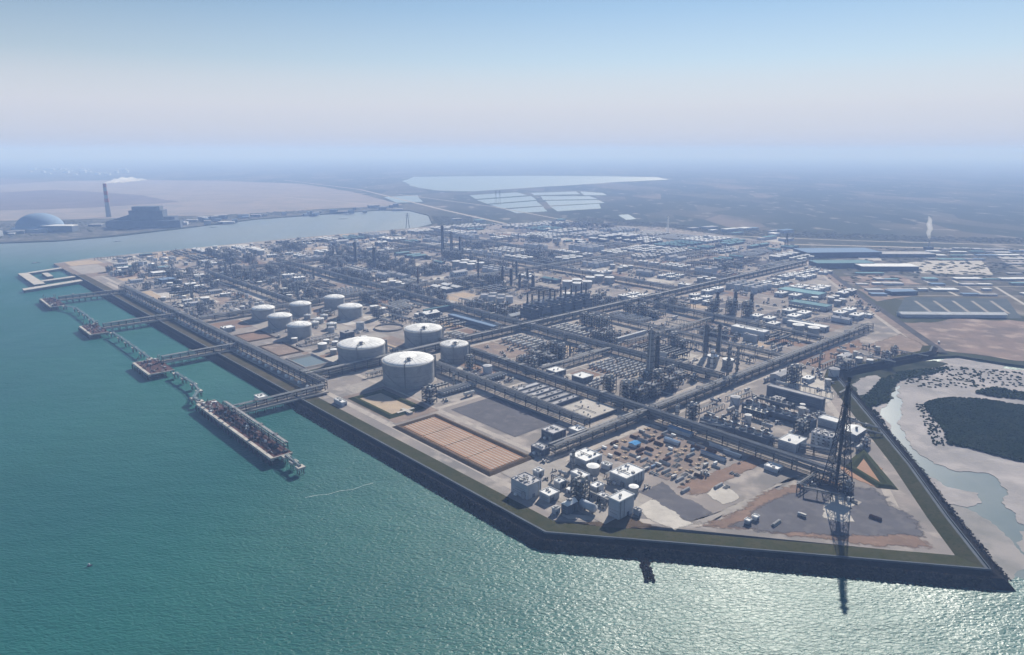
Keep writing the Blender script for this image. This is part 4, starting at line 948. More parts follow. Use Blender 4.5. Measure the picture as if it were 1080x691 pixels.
def make_skid(seed, s):
    q = random.Random(seed); a = MB(); a.box(-s, s, -s*.7, s*.7, 0, .35, 'concrete'); e = MB()
    for k in range(9):
        x = q.uniform(-s+1, s-1); y = q.uniform(-s*.6, s*.6); mt = q.choice(['silver', 'pipe_grey', 'white_paint', 'rust', 'steel', 'steel_dark', 'pipe_pale']); t_ = q.random()
        if t_ < .4: e.cbox(x, y, .36, q.uniform(1, 3.5), q.uniform(1, 3), q.uniform(1, 3.5), mt)
        elif t_ < .7: r = q.uniform(.5, 1.3); e.cyl(x, y, .36, .36+q.uniform(2, 6), r, r, 10, mt)
        else: r = q.uniform(.4, .9); e.tube((x-2, y, 1.5), (x+2, y, 1.5), r, 8, mt)
    return [('plinth', a), ('pump', e)]
for k, s in enumerate((6, 8, 5)): T('pump_skid', make_skid(k, s), s*.7+1, s+1, 4, ('cluttered pump skid', 'large cluttered pump skid', 'small pump skid')[k], 'machinery')
def make_stack(kind, q):
    b = MB()
    if kind == 0: b.box(-3.05, 3.05, -1.22, 1.22, .15, 2.7, 'white_paint'); return [('container', b)]
    if kind == 1: b.box(-3.05, 3.05, -1.22, 1.22, .15, 2.7, 'slate_roof'); return [('container', b)]
    if kind == 2:
        for j in range(3):
            for k in range(5-j): b.tube((-5, -2.2+k*1.02+j*.5, .5+j*.85), (5, -2.2+k*1.02+j*.5, .5+j*.85), .48, 6, 'rust')
    if kind == 3:
        for j in range(3):
            for k in range(4-j): b.tube((-6, -1.8+k*1.05+j*.5, .5+j*.85), (6, -1.8+k*1.05+j*.5, .5+j*.85), .48, 6, 'silver')
    if kind == 4:
        for k in range(5): b.cbox(q.uniform(-3, 3), q.uniform(-2, 2), 0.02*k, q.uniform(1.5, 3.5), q.uniform(1.2, 2.5), q.uniform(.6, 2.2), 'wood_tan')
    if kind == 5:
        n = 9; vs = [(4*q.uniform(.8, 1.2)*math.cos(2*PI*k/n), 3*q.uniform(.8, 1.2)*math.sin(2*PI*k/n), -.1) for k in range(n)]+[(0.3, 0, 2.4)]; b.add(vs, [(k, (k+1) % n, n) for k in range(n)], 'earth')
    if kind == 6:
        for k in range(6): b.box(-5+k*1.7, -4+k*1.7, -2.5, 2.5, .1, .5+.5*(k % 3), 'steel')
    if kind == 7:
        b.box(-4.2, 1.6, -1.2, 1.2, 1.1, 3.4, 'pipe_pale'); b.box(1.8, 4.0, -1.2, 1.2, .7, 3.0, 'clad_wall')
        for x in (-3.2, -2, 3): 
            for s in (-1, 1): b.tube((x, s*1.0, .5), (x, s*1.25, .5), .5, 8, 'steel_dark')
    return [('load', b)]
for k, d in enumerate(('white site container', 'slate blue site container', 'stack of rusty pipes', 'stack of silver pipes', 'heap of tan timber crates', 'small heap of earth', 'rack of steel sections', 'parked lorry with pale box body')):
    T('site_stack' if k not in (0, 1, 7) else ('site_container' if k < 2 else 'parked_lorry'), make_stack(k, random.Random(k)), (1.4, 1.4, 2.7, 2.3, 2.6, 3.4, 2.6, 1.5)[k], (3.3, 3.3, 5.2, 6.2, 4.2, 4.4, 5.2, 4.5)[k], 3, d, 'container' if k < 2 else ('lorry' if k == 7 else 'stack'))

LM = [('the tallest central column', 684, 400), ('the dark twin columns', 750, 376), ('the slim column pair', 773, 398), ('the cracking furnaces', 606, 338), ('the dense middle cluster', 546, 300), ('the very tall far splitter', 466, 268), ('the broad far left tower', 370, 281), ('the far left tower pair', 392, 286), ('the slender isolated stack', 424, 305),
      ('the nearest big tank', 429, 402), ('the second big tank', 381, 382), ('the broad half roofed tank', 448, 362), ('the medium grey tank', 479, 380), ('the front row small tanks', 295, 345), ('the back row small tanks', 345, 326), ('the circular bund wall', 395, 342), ('the blue grey long hall', 500, 338), ('the curved roof hall', 544, 334),
      ('the twin control rooms', 600, 395), ('the parallel low bays', 575, 418), ('the grey gravel pad', 535, 440), ('the near white workshop', 662, 502), ('the tall white cube building', 655, 540), ('the tall pale blue building', 555, 518), ('the dyke corner drum', 620, 539), ('the near white warehouse', 618, 486), ('the blue roofed site shed', 669, 469), ('the slate roofed long shed', 718, 455), ('the pale blue roofed shed', 752, 482), ('the long fan cooling tower', 778, 452), ('the second cooling tower row', 822, 437), ('the long dark shed', 840, 420), ('the three storey office', 870, 470), ('the flare tower', 882, 513),
      ('the three dark towers', 770, 331), ('the green roofed warehouses', 850, 315), ('the white right hall', 792, 348), ('the long white sheds', 845, 342), ('the square dock basin', 60, 290), ('the comb of stock sheds', 340, 256), ('the far coast white building', 167, 290), ('the pale pump building', 240, 347), ('the river end pylon', 430, 241), ('the rear rack crossing', 678, 314), ('the east road rack end', 925, 345), ('the rear plant edge', 600, 250), ('the rear right edge', 780, 265), ('the rear middle lots', 520, 262), ('the rear yards middle', 650, 275), ('the far river lots', 260, 265), ('the left far units', 250, 300), ('the third jetty trestle', 180, 322), ('the back right lots', 740, 285),
      ('the banded chimney', 115, 229), ('the boiler house', 158, 239), ('the coal dome', 43, 243), ('the upper far bank', 300, 226), ('the middle far bank', 230, 234), ('the far bank end', 400, 220), ('the broad blue warehouse', 882, 269), ('the white edged warehouse', 934, 284), ('the smoking stack', 979, 263), ('the long white hall', 1003, 334), ('the pale east lot', 1005, 282), ('the east dark plots', 1010, 322), ('the far east corner', 1075, 290), ('the upper east plots', 1060, 266), ('the fish ponds', 580, 214), ('the lone white mast', 704, 245), ('the rear sheds pylon', 829, 262)]
def lm_phrase(x, y):
    d = y*cp+CAM_H*sp; px = 540+FPX*x/d; py = 345.5-FPX*(y*sp-CAM_H*cp)/d
    k = min(LM, key=lambda m_: (m_[1]-px)**2+((m_[2]-py)*2.0)**2); dx, dy = px-k[1], (py-k[2])*2.0
    if abs(dx) > abs(dy): w = ('just ' if abs(dx) < 22 else 'well ')+('right of ' if dx > 0 else 'left of ')
    else: w = ('just ' if abs(dy) < 22 else 'well ')+('in front of ' if dy > 0 else 'behind ')
    return w+k[0]
INST = []     # (kind, variant, u, v, rz, scale, phrase)
def spawn(kind, var, u, v, phrase, rot=0, scale=1.0, check=True, gap=0.3):
    t = TPL[kind][var]; hu, hv = (t['hu'], t['hv']) if rot == 0 else (t['hv'], t['hu'])
    hu *= scale; hv *= scale
    if check and not (free(u-hu-gap, u+hu+gap, v-hv-gap, v+hv+gap) and inside_plat(u, v)): return False
    occupy(u-hu, u+hu, v-hv, v+hv)
    INST.append((kind, var, u, v, rot*PI/2, scale, phrase)); return True
# road clearances
for u_, v0, v1 in ((72, 40, 1010), (118, 110, 470), (308, 36, 500), (528, 40, 1700), (566, 40, 1750), (1040, 40, 1500), (1325, 40, 1500), (1630, 40, 1600), (1910, 40, 1500), (742, 330, 1750)): occupy(u_-4, u_+4, v0, v1)
for v_, u0, u1 in ((204, 130, 480), (500, 100, 1700), (540, 100, 1900), (884, 60, 1900), (1080, 110, 2100), (1300, 250, 2100), (1560, 400, 2100), (45, 560, 1900)): occupy(u0, u1, v_-4, v_+4)
occupy(160, 292, 126, 206); occupy(-400, 2300, -60, 40); occupy(102, 700, 40, 48)

for k_ in KEEP: occupy(*k_)          # open laydown yards stay clear
MIX = {'heavy': (('process_structure', 36), ('process_column', 3), ('horizontal_drum', 14), ('air_cooler', 12), ('vertical_tank', 7), ('pump_skid', 24), ('pipe_run', 10), ('equipment_shed', 8)),
       'light': (('process_structure', 12), ('process_column', .8), ('horizontal_drum', 14), ('air_cooler', 8), ('vertical_tank', 12), ('pump_skid', 28), ('pipe_run', 16), ('equipment_shed', 16)),
       'sheds': (('process_structure', 3), ('process_column', .2), ('horizontal_drum', 6), ('air_cooler', 3), ('vertical_tank', 10), ('pump_skid', 24), ('pipe_run', 14), ('equipment_shed', 26)),
       'site': (('site_stack', 60), ('site_container', 4), ('parked_lorry', 3), ('pump_skid', 8))}
def fill(u0, u1, v0, v1, mix, tries, phrase, smax=1.0):
    q = random.Random(int(u0*3+v0*5)); ks, ws = zip(*MIX[mix])
    for k in range(tries):
        kd = q.choices(ks, ws)[0]; vr = q.randrange(len(TPL[kd])); 
        rot = (q.random() < .5) if kd in ('site_stack', 'site_container', 'parked_lorry', 'process_structure', 'pump_skid', 'horizontal_drum') else (q.random() < .35)
        spawn(kd, vr, q.uniform(u0, u1), q.uniform(v0, v1), phrase, int(rot), q.uniform(.85, 1.2)*smax if kd not in ('site_container', 'parked_lorry') else 1.0)

# ---- furnaces with stacks
def furnace(label, u, v, k):
    t = uvthing('cracking_furnace', label, 'furnace', u, v, 0, 'cracking furnaces in a row')
    b = MB(); b.box(-12, 12, -17, 17, 6, 26, 'dark_clad'); b.box(-9, 9, -12, 12, 26, 36, 'dark_clad'); link('firebox', b.mesh('firebox'), t)
    b = MB()
    for x in (-11, 0, 11):
        for y in (-16, -5, 5, 16): b.cbox(x, y, 0, 1, 1, 6, 'steel_dark')
    for z in (12, 19, 26): b.box(-13.5, 13.5, -18.5, 18.5, z, z+.4, 'grating')
    link('platform', b.mesh('platform'), t)
    for y in (-7, 7):
        b = MB(); b.cyl(0, y, 36, 43, 3.2, 1.9, 14, 'steel'); b.cyl(0, y, 43, 58+2*(k % 2), 1.9, 1.7, 14, 'steel_dark'); link('stack', b.mesh('stack'), t)
        b = MB(); b.cyl(0, y, 51, 51.4, 3.4, 3.4, 12, 'grating'); link('stack_platform', b.mesh('stack_platform'), t)
    b = MB(); b.tube((-8, -18, 30), (-8, 18, 30), 1.1, 8, 'silver'); b.tube((8, -18, 31), (8, 18, 31), 1.1, 8, 'silver'); link('header_pipe', b.mesh('header_pipe'), t)
    occupy(u-20, u+20, v-15, v+15)
for k in range(6):
    furnace(('dark cracking furnace at the left end of the furnace row', 'second cracking furnace from the left in the row', 'third cracking furnace from the left in the row', 'fourth cracking furnace from the left in the row', 'fifth cracking furnace from the left in the row', 'dark cracking furnace at the right end of the furnace row')[k], 600, 575+k*34, k)
# ---- landmark columns
def big_column(label, u, v, h, r, shell='steel', group=None, np_=None):
    t = uvthing('process_column', label, 'column', u, v, 0, group, rz=random.uniform(0, 6))
    for nm, mb in make_column(h, r, shell): link(nm, mb.mesh(nm), t)
    occupy(u-r-3, u+r+3, v-r-3, v+r+3)
big_column('tallest thick grey column standing in the central dark unit', 188, 441, 78, 5.0, 'steel')
big_column('shorter column right behind the tallest central column', 196, 470, 62, 3.2, 'steel_dark')
big_column('left of the two dark twin columns in the right central unit', 199, 617, 55, 3.6, 'steel_dark')
big_column('right of the two dark twin columns in the right central unit', 184, 634, 56, 3.4, 'steel_dark')
big_column('left slim column of the pair by the wide tiered rack', 112, 545, 48, 2.2, 'steel')
big_column('right slim column of the pair by the wide tiered rack', 106, 562, 47, 2.2, 'steel')
big_column('very tall splitter tower in the far cluster near the river', 1522, 1040, 96, 5.0, 'steel_dark')
big_column('second tower beside the very tall far splitter', 1500, 1062, 74, 4.6, 'steel_dark')
big_column('third lower tower beside the very tall far splitter', 1480, 1085, 58, 5.0, 'steel_dark')
big_column('broad dark tower in the far left process cluster', 1512, 690, 70, 5.5, 'steel_dark')
big_column('tower right of the broad dark far left tower', 1392, 684, 66, 4.5, 'steel_dark')
big_column('slender isolated stack in the left middle of the plant', 1015, 580, 62, 1.9, 'rust')
big_column('thin column behind the dark far unit', 1040, 800, 60, 2.2, 'steel_dark')
big_column('white steam column at the right central unit', 150, 560, 30, 3.0, 'white_paint')
for k, (px, py) in enumerate(((548, 305), (556, 300), (539, 303), (562, 306), (530, 298), (545, 294))):
    u_, v_ = uvp(px, py); big_column('dark column in the dense cluster behind the bare earth patch', u_, v_, 38+5*(k % 3), 3.4, 'steel_dark', 'dark columns of the dense middle cluster')
for k, (px, py) in enumerate(((752, 331), (771, 331), (788, 333))):
    u_, v_ = uvp(px, py)
    if spawn('process_structure', 2, u_, v_, 'beside the long rack in the right central units', 0, 1.25, check=False): pass
    big_column(('left', 'middle', 'right')[k]+' column of the three dark towers beside the long rack', u_, v_+14, 46, 3.4, 'steel_dark')
# cooling rows near the flare
def cooling_row(label, u0, u1, v0, v1, h, n, wall, group=None):
    uc, vc = (u0+u1)/2, (v0+v1)/2; t = uvthing('cooling_tower', label, 'cooling tower', uc, vc); sx, sy = (v1-v0)/2, (u1-u0)/2
    b = MB(); b.box(-sx, sx, -sy, sy, -.1, h, wall); link('casing', b.mesh('casing'), t)
    lv = MB(); lv.box(-sx-.12, -sx+.05, -sy+.5, sy-.5, 1, h*.45, 'steel_dark'); link('louvre', lv.mesh('louvre'), t)
    for k in range(n):
        y = -sy+(k+.5)*2*sy/n; r = min(sx*.72, sy/n*.85); b = MB(); b.cyl(0, y, h, h+3.0, r*1.05, r*.92, 18, 'pipe_pale' if k % 2 else 'steel', cap=False); b.cyl(0, y, h+.05, h+.6, r*.9, r*.9, 18, 'steel_dark'); 
        for j in range(5): a = j*PI*.4; b.tube((0, y, h+1.5), (r*.85*math.cos(a), y+r*.85*math.sin(a), h+1.5), .35, 4, 'rust')
        link('fan_stack', b.mesh('fan_stack'), t)
        b = MB(); b.cbox(sx*.78, y, h, sx*.3, r*.8, 1.8, 'white_paint'); link('motor_house', b.mesh('motor_house'), t)
    occupy(u0-4, u1+4, v0-4, v1+4)
a = uvp(740, 440, 11); c = uvp(815, 459, 11)
cooling_row('long dark cooling tower with a row of fans beside the flare rack', c[0], a[0], a[1]-4, a[1]+14, 11, 9, 'dark_clad')
a = uvp(785, 424, 9); c = uvp(858, 444, 9)
cooling_row('second cooling tower row in front of the long dark shed', c[0], a[0], a[1]-6, a[1]+12, 9, 9, 'dark_clad')

# ---- plots of the plant grid, each with its own kind of unit
for u_ in SEC_U: occupy(u_-3, u_+3, 330, 1560)
for v_ in SEC_V: occupy(100, 2100, v_-3, v_+3)
def grid_of(kind, var, u0, u1, v0, v1, phrase, rot=0, gap=3.0, scale=1.0, q=random, skip=.1):
    t = TPL[kind][var]; hu, hv = (t['hu'], t['hv']) if rot == 0 else (t['hv'], t['hu']); hu *= scale; hv *= scale
    u = u0+hu+1
    while u+hu < u1:
        v = v0+hv+1
        while v+hv < v1:
            if q.random() > skip: spawn(kind, var, u, v, phrase, rot, scale, gap=0)
            v += 2*hv+gap
        u += 2*hu+gap
def plot(u0, u1, v0, v1, theme, q):
    w, d = u1-u0, v1-v0
    if theme == 'tanks': grid_of('vertical_tank', q.choice([0, 1, 1, 3]), u0+4, u1-4, v0+4, v1-4, '', 0, q.uniform(3, 8), q.uniform(1, 1.5), q)
    elif theme == 'coolers': grid_of('air_cooler', q.choice([0, 1]), u0+3, u1-3, v0+3, v1-3, '', q.randrange(2), q.uniform(5, 10), 1, q)
    elif theme == 'drums': grid_of('horizontal_drum', q.choice([0, 1]), u0+3, u1-3, v0+3, v1-3, '', q.randrange(2), q.uniform(2.5, 6), 1.1, q)
    elif theme == 'sheds': grid_of('equipment_shed', q.choice([0, 0, 1, 3, 4, 0]), u0+3, u1-3, v0+3, v1-3, '', q.randrange(2), q.uniform(5, 12), q.uniform(1, 1.5), q, .25)
    elif theme == 'unit':
        vm = (v0+v1)/2; 
        spawn('pipe_run', 1, (u0+u1)/2, vm, '', 1, min(1.5, w/64)); uu = u0+8
        while uu < u1-8:
            k = q.choice([0, 1, 2, 2, 5, 6]); t = TPL['process_structure'][k]
            spawn('process_structure', k, uu+t['hu'], v0+4+t['hv'], '', 0, 1, gap=0); k2 = q.choice([0, 1, 3, 4, 5]); t2 = TPL['process_structure'][k2]; spawn('process_structure', k2, uu+t2['hu'], v1-4-t2['hv'], '', 0, 1, gap=0)
            if q.random() < .45: spawn('process_column', q.randrange(5), uu+q.uniform(0, 10), vm-9, '', 0, 1)
            uu += 2*max(t['hu'], t2['hu'])+3
    for k in range({'open': 12, 'sheds': 40, 'tanks': 50}.get(theme, 200)):
        kd = q.choices(['pump_skid', 'horizontal_drum', 'pipe_run', 'equipment_shed', 'process_structure'], [50, 14, 8, 6, 8 if theme == 'unit' else 1])[0]
        spawn(kd, q.randrange(len(TPL[kd])) if kd != 'process_structure' else q.choice([0, 4]), q.uniform(u0+5, u1-5), q.uniform(v0+5, v1-5), '', q.randrange(2), 1.0, gap=1.0)
UL = [118, 205, 308, 415, 528, 566, 640, 742, 850, 945, 1040, 1180, 1325, 1480, 1630, 1760, 1910, 2060, 2200]
VL = [330, 405, 500, 540, 615, 690, 775, 855, 884, 975, 1080, 1190, 1300, 1430, 1560, 1750, 1950, 2150]
qp = random.Random(41)
for i in range(len(UL)-1):
    for j in range(len(VL)-1):
        a, b_, c, d = UL[i]+4, UL[i+1]-4, VL[j]+4, VL[j+1]-4
        if b_-a < 45 or d-c < 45 or not inside_plat((a+b_)/2, (c+d)/2): continue
        heavy = (a < 740 and d < 700) or (740 < a < 1040 and 500 < c < 880) or (1040 < a < 1630 and d < 1080)
        th_ = qp.choices(['unit', 'coolers', 'drums', 'tanks', 'sheds', 'open'], [52, 10, 8, 8, 12, 10] if heavy else ([10, 7, 6, 18, 42, 17] if c > 880 else [22, 10, 10, 14, 28, 16]))[0]
        plot(a, b_, c, d, th_, qp)
# ---- fills, block by block
fill(1060, 1320, 60, 265, 'light', 924, 'left of the small domed tanks by the coast')
fill(1060, 1620, 290, 500, 'heavy', 2200, 'in the far left process units')
fill(1330, 1900, 60, 265, 'light', 990, 'near the far coast corner')
fill(1645, 1900, 290, 1075, 'light', 1100, 'in the far river side units')
fill(1920, 2190, 130, 1500, 'sheds', 924, 'on the far river bank lots')
fill(132, 480, 226, 292, 'light', 352, 'behind the first pipe rack')
fill(-50, 66, 330, 500, 'light', 704, 'around the cooling towers')
fill(-60, 60, 560, 900, 'light', 572, 'below the wide tiered rack')
fill(-150, 0, 380, 500, 'light', 264, 'near the office block')
fill(-60, 64, 170, 288, 'site', 2700, 'in the construction yard behind the white workshops')
fill(-40, 98, 60, 150, 'light', 352, 'among the white buildings of the near corner', .8)
fill(300, 520, 118, 202, 'light', 132, 'beside the nearest big tank')
fill(570, 1030, 110, 280, 'light', 264, 'around the tank farm')
fill(-230, -60, 110, 300, 'site', 16, 'on the bare ground near the flare')
# flare base clutter
fu, fv = uvp(882, 513)
for k in range(60):
    q = random; u_, v_ = fu+q.uniform(-14, 30), fv+q.uniform(-30, 26)
    spawn(q.choice(['process_structure', 'horizontal_drum', 'pipe_run', 'pump_skid', 'pump_skid']), q.randrange(2), u_, v_, 'at the foot of the flare tower', q.randrange(2), .8)

# ---- realise: the 290 largest of each kind as things, the rest of a kind as one mass
cam_v = Vector((0, 0, CAM_H))
bykind = {}
for it in INST: bykind.setdefault(it[0], []).append(it)
nmass = {'process_column': 'far process columns', 'process_structure': 'far steel structures', 'horizontal_drum': 'far drums', 'air_cooler': 'far air coolers', 'vertical_tank': 'far small tanks', 'equipment_shed': 'far sheds', 'pipe_run': 'far pipe runs', 'pump_skid': 'far pump skids', 'site_stack': 'site stacks', 'site_container': 'site containers', 'parked_lorry': 'parked lorries'}
def px_of(it):
    t = TPL[it[0]][it[1]]; x, y = UV(it[2], it[3]); return it[5]*max(t['h'], 2*t['hu'], 2*t['hv'])*FPX/math.hypot(x, y, CAM_H)
for kd, items in bykind.items():
    items.sort(key=px_of, reverse=True)
    for it in items[:290]:
        t = TPL[kd][it[1]]; x, y = UV(it[2], it[3]); lab = t['desc']+' '+lm_phrase(x, y)
        if px_of(it) > 17 and len(t['parts']) > 1:
            if t['meshes'] is None: t['meshes'] = [(n_, mb.mesh(n_)) for n_, mb in t['parts'] if mb.v]
            r = thing(kd, lab, t['cat'], (x, y, 0), TH+it[4], lab); r.scale = (it[5],)*3
            for n_, me in t['meshes']: link(n_, me, r)
        else:
            if t['joined'] is None:
                j = MB()
                for n_, mb in t['parts']: j.join(mb)
                t['joined'] = j.mesh(kd)
            r = link(kd, t['joined'], None, (x, y, 0), TH+it[4]); r.scale = (it[5],)*3; tag(r, lab, t['cat'], lab)
    rest = items[290:]
    if rest:
        V = []; nv = 0; loops = []; starts = []; tot = []; mi = []; mats = []
        cache = {}
        for it in rest:
            if it[1] not in cache:
                j = MB()
                for n_, mb in TPL[kd][it[1]]['parts']: j.join(mb)
                for m_ in j.mats:
                    if m_ not in mats: mats.append(m_)
                cache[it[1]] = (np.array(j.v), np.array([i for f in j.f for i in f]), np.array([len(f) for f in j.f]), np.array([mats.index(j.mats[k]) for k in j.m]))
            v, lp, ln, mm = cache[it[1]]; x, y = UV(it[2], it[3]); a = TH+it[4]; ca, sa = math.cos(a)*it[5], math.sin(a)*it[5]
            V.append(np.stack([x+v[:, 0]*ca-v[:, 1]*sa, y+v[:, 0]*sa+v[:, 1]*ca, v[:, 2]*it[5]], 1)); loops.append(lp+nv); tot.append(ln); mi.append(mm); nv += len(v)
        V = np.concatenate(V); loops = np.concatenate(loops); tot = np.concatenate(tot); mi = np.concatenate(mi)
        me = bpy.data.meshes.new(kd); me.vertices.add(len(V)); me.vertices.foreach_set('co', V.ravel()); me.loops.add(len(loops)); me.loops.foreach_set('vertex_index', loops.astype(np.int32))
        me.polygons.add(len(tot)); me.polygons.foreach_set('loop_start', np.concatenate([[0], np.cumsum(tot)[:-1]]).astype(np.int32)); me.polygons.foreach_set('material_index', mi.astype(np.int32))
        for m_ in mats: me.materials.append(M[m_])
        me.update(calc_edges=True); me.validate()
        tag(link(kd, me), nmass[kd]+' spread over the rear of the plant', t['cat'], kind='stuff')
print('instances', {k: len(v) for k, v in bykind.items()})
# ================================================================== FLARE TOWER
fx, fy = W(882, 513)
fl = thing('flare_tower', 'tall lattice flare tower with riser pipes standing near the dyke', 'flare tower', (fx, fy, 0), TH)
FH = 113.0; NS = 13
def fw(z): return 10.5*(1-z/FH)**1.35+1.7
zs = [FH*(1-(1-k/NS)**1.18) for k in range(NS+1)]
for k, (sx, sy) in enumerate(((1, 1), (-1, 1), (-1, -1), (1, -1))):
    b = MB()
    for i in range(NS):
        a, c = fw(zs[i]), fw(zs[i+1]); b.tube((sx*a, sy*a, zs[i]), (sx*c, sy*c, zs[i+1]), 0.6-0.28*i/NS, 6, 'steel_dark', cap=False)
    link('leg', b.mesh('leg'), fl)
for i in range(NS):
    b = MB(); a, c = fw(zs[i]), fw(zs[i+1]); P = [(a, a), (-a, a), (-a, -a), (a, -a)]; Q = [(c, c), (-c, c), (-c, -c), (c, -c)]
    th_ = 0.32-0.12*i/NS
    for j in range(4):
        k = (j+1) % 4
        b.tube((*P[j], zs[i]), (*Q[k], zs[i+1]), th_, 4, 'steel_dark', cap=False); b.tube((*P[k], zs[i]), (*Q[j], zs[i+1]), th_, 4, 'steel_dark', cap=False); b.tube((*Q[j], zs[i+1]), (*Q[k], zs[i+1]), th_, 4, 'steel_dark', cap=False)
    link('brace', b.mesh('brace'), fl)
for (x, y, r, zt) in ((0, 0, 1.3, FH+6), (1.9, 1.2, 0.6, FH+2), (-1.8, 1.0, 0.6, FH+2)):
    b = MB(); b.tube((x, y, 0), (x, y, zt), r, 10, 'steel_dark'); link('riser', b.mesh('riser'), fl)
b = MB(); b.cyl(0, 0, FH+6, FH+9.5, 1.7, 1.9, 12, 'steel_dark', cap=False); link('flare_tip', b.mesh('flare_tip'), fl)
for z in (30, 62, 92, 118, FH-1):
    b = MB(); w_ = fw(min(z, FH))+1.4; b.box(-w_, w_, -w_, w_, z, z+.35, 'steel_dark'); link('platform', b.mesh('platform'), fl)
occupy(fu-16, fu+16, fv-16, fv+16)
rack('pale elevated pipe rack loop left of the flare foot', (fu+22, fv-42), (fu+22, fv+4), 5, 8, (8.0,), 12, 41, pale=.9, mark=False)
rack('pale elevated pipe rack loop in front of the flare foot', (fu+16, fv-44), (fu-22, fv-30), 4, 8, (8.0,), 12, 42, pale=.9, mark=False)
rack('short pipe rack linking the near plant rack to the flare', (-165, 290), (fu-4, fv+14), 8, 10, (5.5, 10.0), 16, 43, mark=False)

# ================================================================== JETTIES
DZ = 3.0
pile_b = MB(); pile_b.cyl(0, 0, SEA-2, DZ-1.6, .9, .9, 8, 'pile'); PILE = pile_b.mesh('pile')
pile_s = MB(); pile_s.cyl(0, 0, SEA-2, DZ-1.0, .6, .6, 8, 'pile'); PILES = pile_s.mesh('pile')
def jetty(label, u0, u1, v0, v1, seed, rack_side=True):
    q = random.Random(seed); uc, vc = (u0+u1)/2, (v0+v1)/2; sx, sy = (v1-v0)/2, (u1-u0)/2
    t = uvthing('jetty', label, 'jetty', uc, vc, 0, 'tanker jetties')
    b = MB(); b.box(-sx, sx, -sy, sy, DZ-1.6, DZ, 'deck_red'); link('deck', b.mesh('deck'), t)
    b = MB(); b.box(-sx-1.0, -sx+3.0, -sy-.6, sy+.6, DZ-2.8, DZ+.5, 'light_concrete'); link('edge_beam', b.mesh('edge_beam'), t)
    for s in (-1, 1):
        b = MB(); b.box(-sx+3.02, sx, s*(sy+.3)-.7, s*(sy+.3)+.7, DZ-1.4, DZ+.6, 'light_concrete'); link('edge_beam', b.mesh('edge_beam'), t)
    nu = max(4, int(2*sy/11)); nx = max(3, int(2*sx/9))
    for i in range(nu):
        for j in range(nx): link('pile', PILE, t, (-sx+1.5+j*(2*sx-3)/(nx-1), -sy+1.5+i*(2*sy-3)/(nu-1), 0))
    fb = MB(); fb.cbox(-sx-1.9, 0, SEA-.5, 1.6, 2.6, 7.5, 'steel_dark'); fm = fb.mesh('fender')
    for i in range(nu): link('fender', fm, t, (0, -sy+2+i*(2*sy-4)/(nu-1), 0))
    la = MB(); la.cyl(0, 0, DZ, DZ+8, .5, .4, 8, 'steel'); la.tube((0, 0, DZ+8), (2.0, 0, DZ+13), .32, 6, 'rust'); la.tube((2.0, 0, DZ+13), (-2, 0, DZ+6), .3, 6, 'rust'); lm = la.mesh('loading_arm')
    for i in range(max(3, int(2*sy/22))): link('loading_arm', lm, t, (-sx+6, -sy*.8+i*1.6*sy/(max(3, int(2*sy/22))-1), 0))
    for i in range(int(2*sy/2.6)):
        b = MB(); x = q.uniform(-sx+5, sx-3); y = q.uniform(-sy+3, sy-3); hh = q.uniform(1.2, 4.5)
        if q.random() < .6: b.cbox(x, y, DZ, q.uniform(1.5, 4.5), q.uniform(1.5, 5), hh, q.choice(['rust', 'deck_red', 'steel_dark', 'pipe_pale', 'white_paint', 'steel', 'rust']))
        else: b.tube((x, y-q.uniform(2, 7), DZ+1.2), (x, y+q.uniform(2, 7), DZ+1.2), .5, 6, q.choice(['pipe_grey', 'rust', 'silver']))
        link('manifold', b.mesh('manifold'), t)
    tw = MB()
    for sx_ in (-1.5, 1.5):
        for sy_ in (-1.5, 1.5): tw.cbox(sx-6+sx_, sy*.3+sy_, DZ, .4, .4, 14, 'steel_dark')
    for z in (5, 9, 14): tw.box(sx-8, sx-4, sy*.3-2, sy*.3+2, DZ+z-.3, DZ+z, 'grating')
    link('gangway_tower', tw.mesh('gangway_tower'), t)
    return t
jetty('longest tanker jetty nearest the camera with white edge and red deck', 300, 545, -130, -104, 1)
jetty('red decked tanker jetty second from the near end', 735, 822, -139, -100, 2)
jetty('small red decked tanker jetty third from the near end', 1082, 1172, -146, -114, 3)
jetty('farthest tanker jetty next to the pale dock fingers', 1428, 1548, -152, -122, 4)
rack('tall pipe rack standing along the longest jetty', (505, -106), (312, -106), 6, 9, (4.5, 9.0), 20, 51, group='jetty pipe racks', z0=DZ, mark=False, pale=.6)
def trestle(label, u, v0, v1, seed, road=True):
    rack(label, (u, v0), (u, v1), 9, 8, (4.2, 8.0), 14, seed, 'jetty_trestle', 'jetty trestles', z0=DZ, mark=False, pale=.5)
    t = uvthing('approach_bridge', 'concrete approach bridge on piles '+label.split(' ', 3)[-1], 'bridge', u-10, (v0+v1)/2, 0, 'jetty approach bridges'); L = (v1-v0)/2
    b = MB(); b.box(-L, L, -4, 16, DZ-1.3, DZ-.02, 'concrete'); link('deck', b.mesh('deck'), t)
    for k in range(int(2*L/13)+1):
        for y in (-2, 5.5, 14): link('pile', PILES, t, (-L+2+k*13, y, 0))
    for s in (-3.9, 15.9):
        b = MB(); b.box(-L, L, s-.1, s+.1, DZ, DZ+1.1, 'pipe_pale'); link('railing', b.mesh('railing'), t)
trestle('pipe trestle leading to the longest near jetty', 480, -103, 33, 61)
trestle('pipe trestle leading to the second jetty', 800, -99, 28, 62)
trestle('pipe trestle leading to the third jetty', 1128, -113, 28, 63)
trestle('pipe trestle leading to the farthest jetty', 1505, -121, 26, 64)
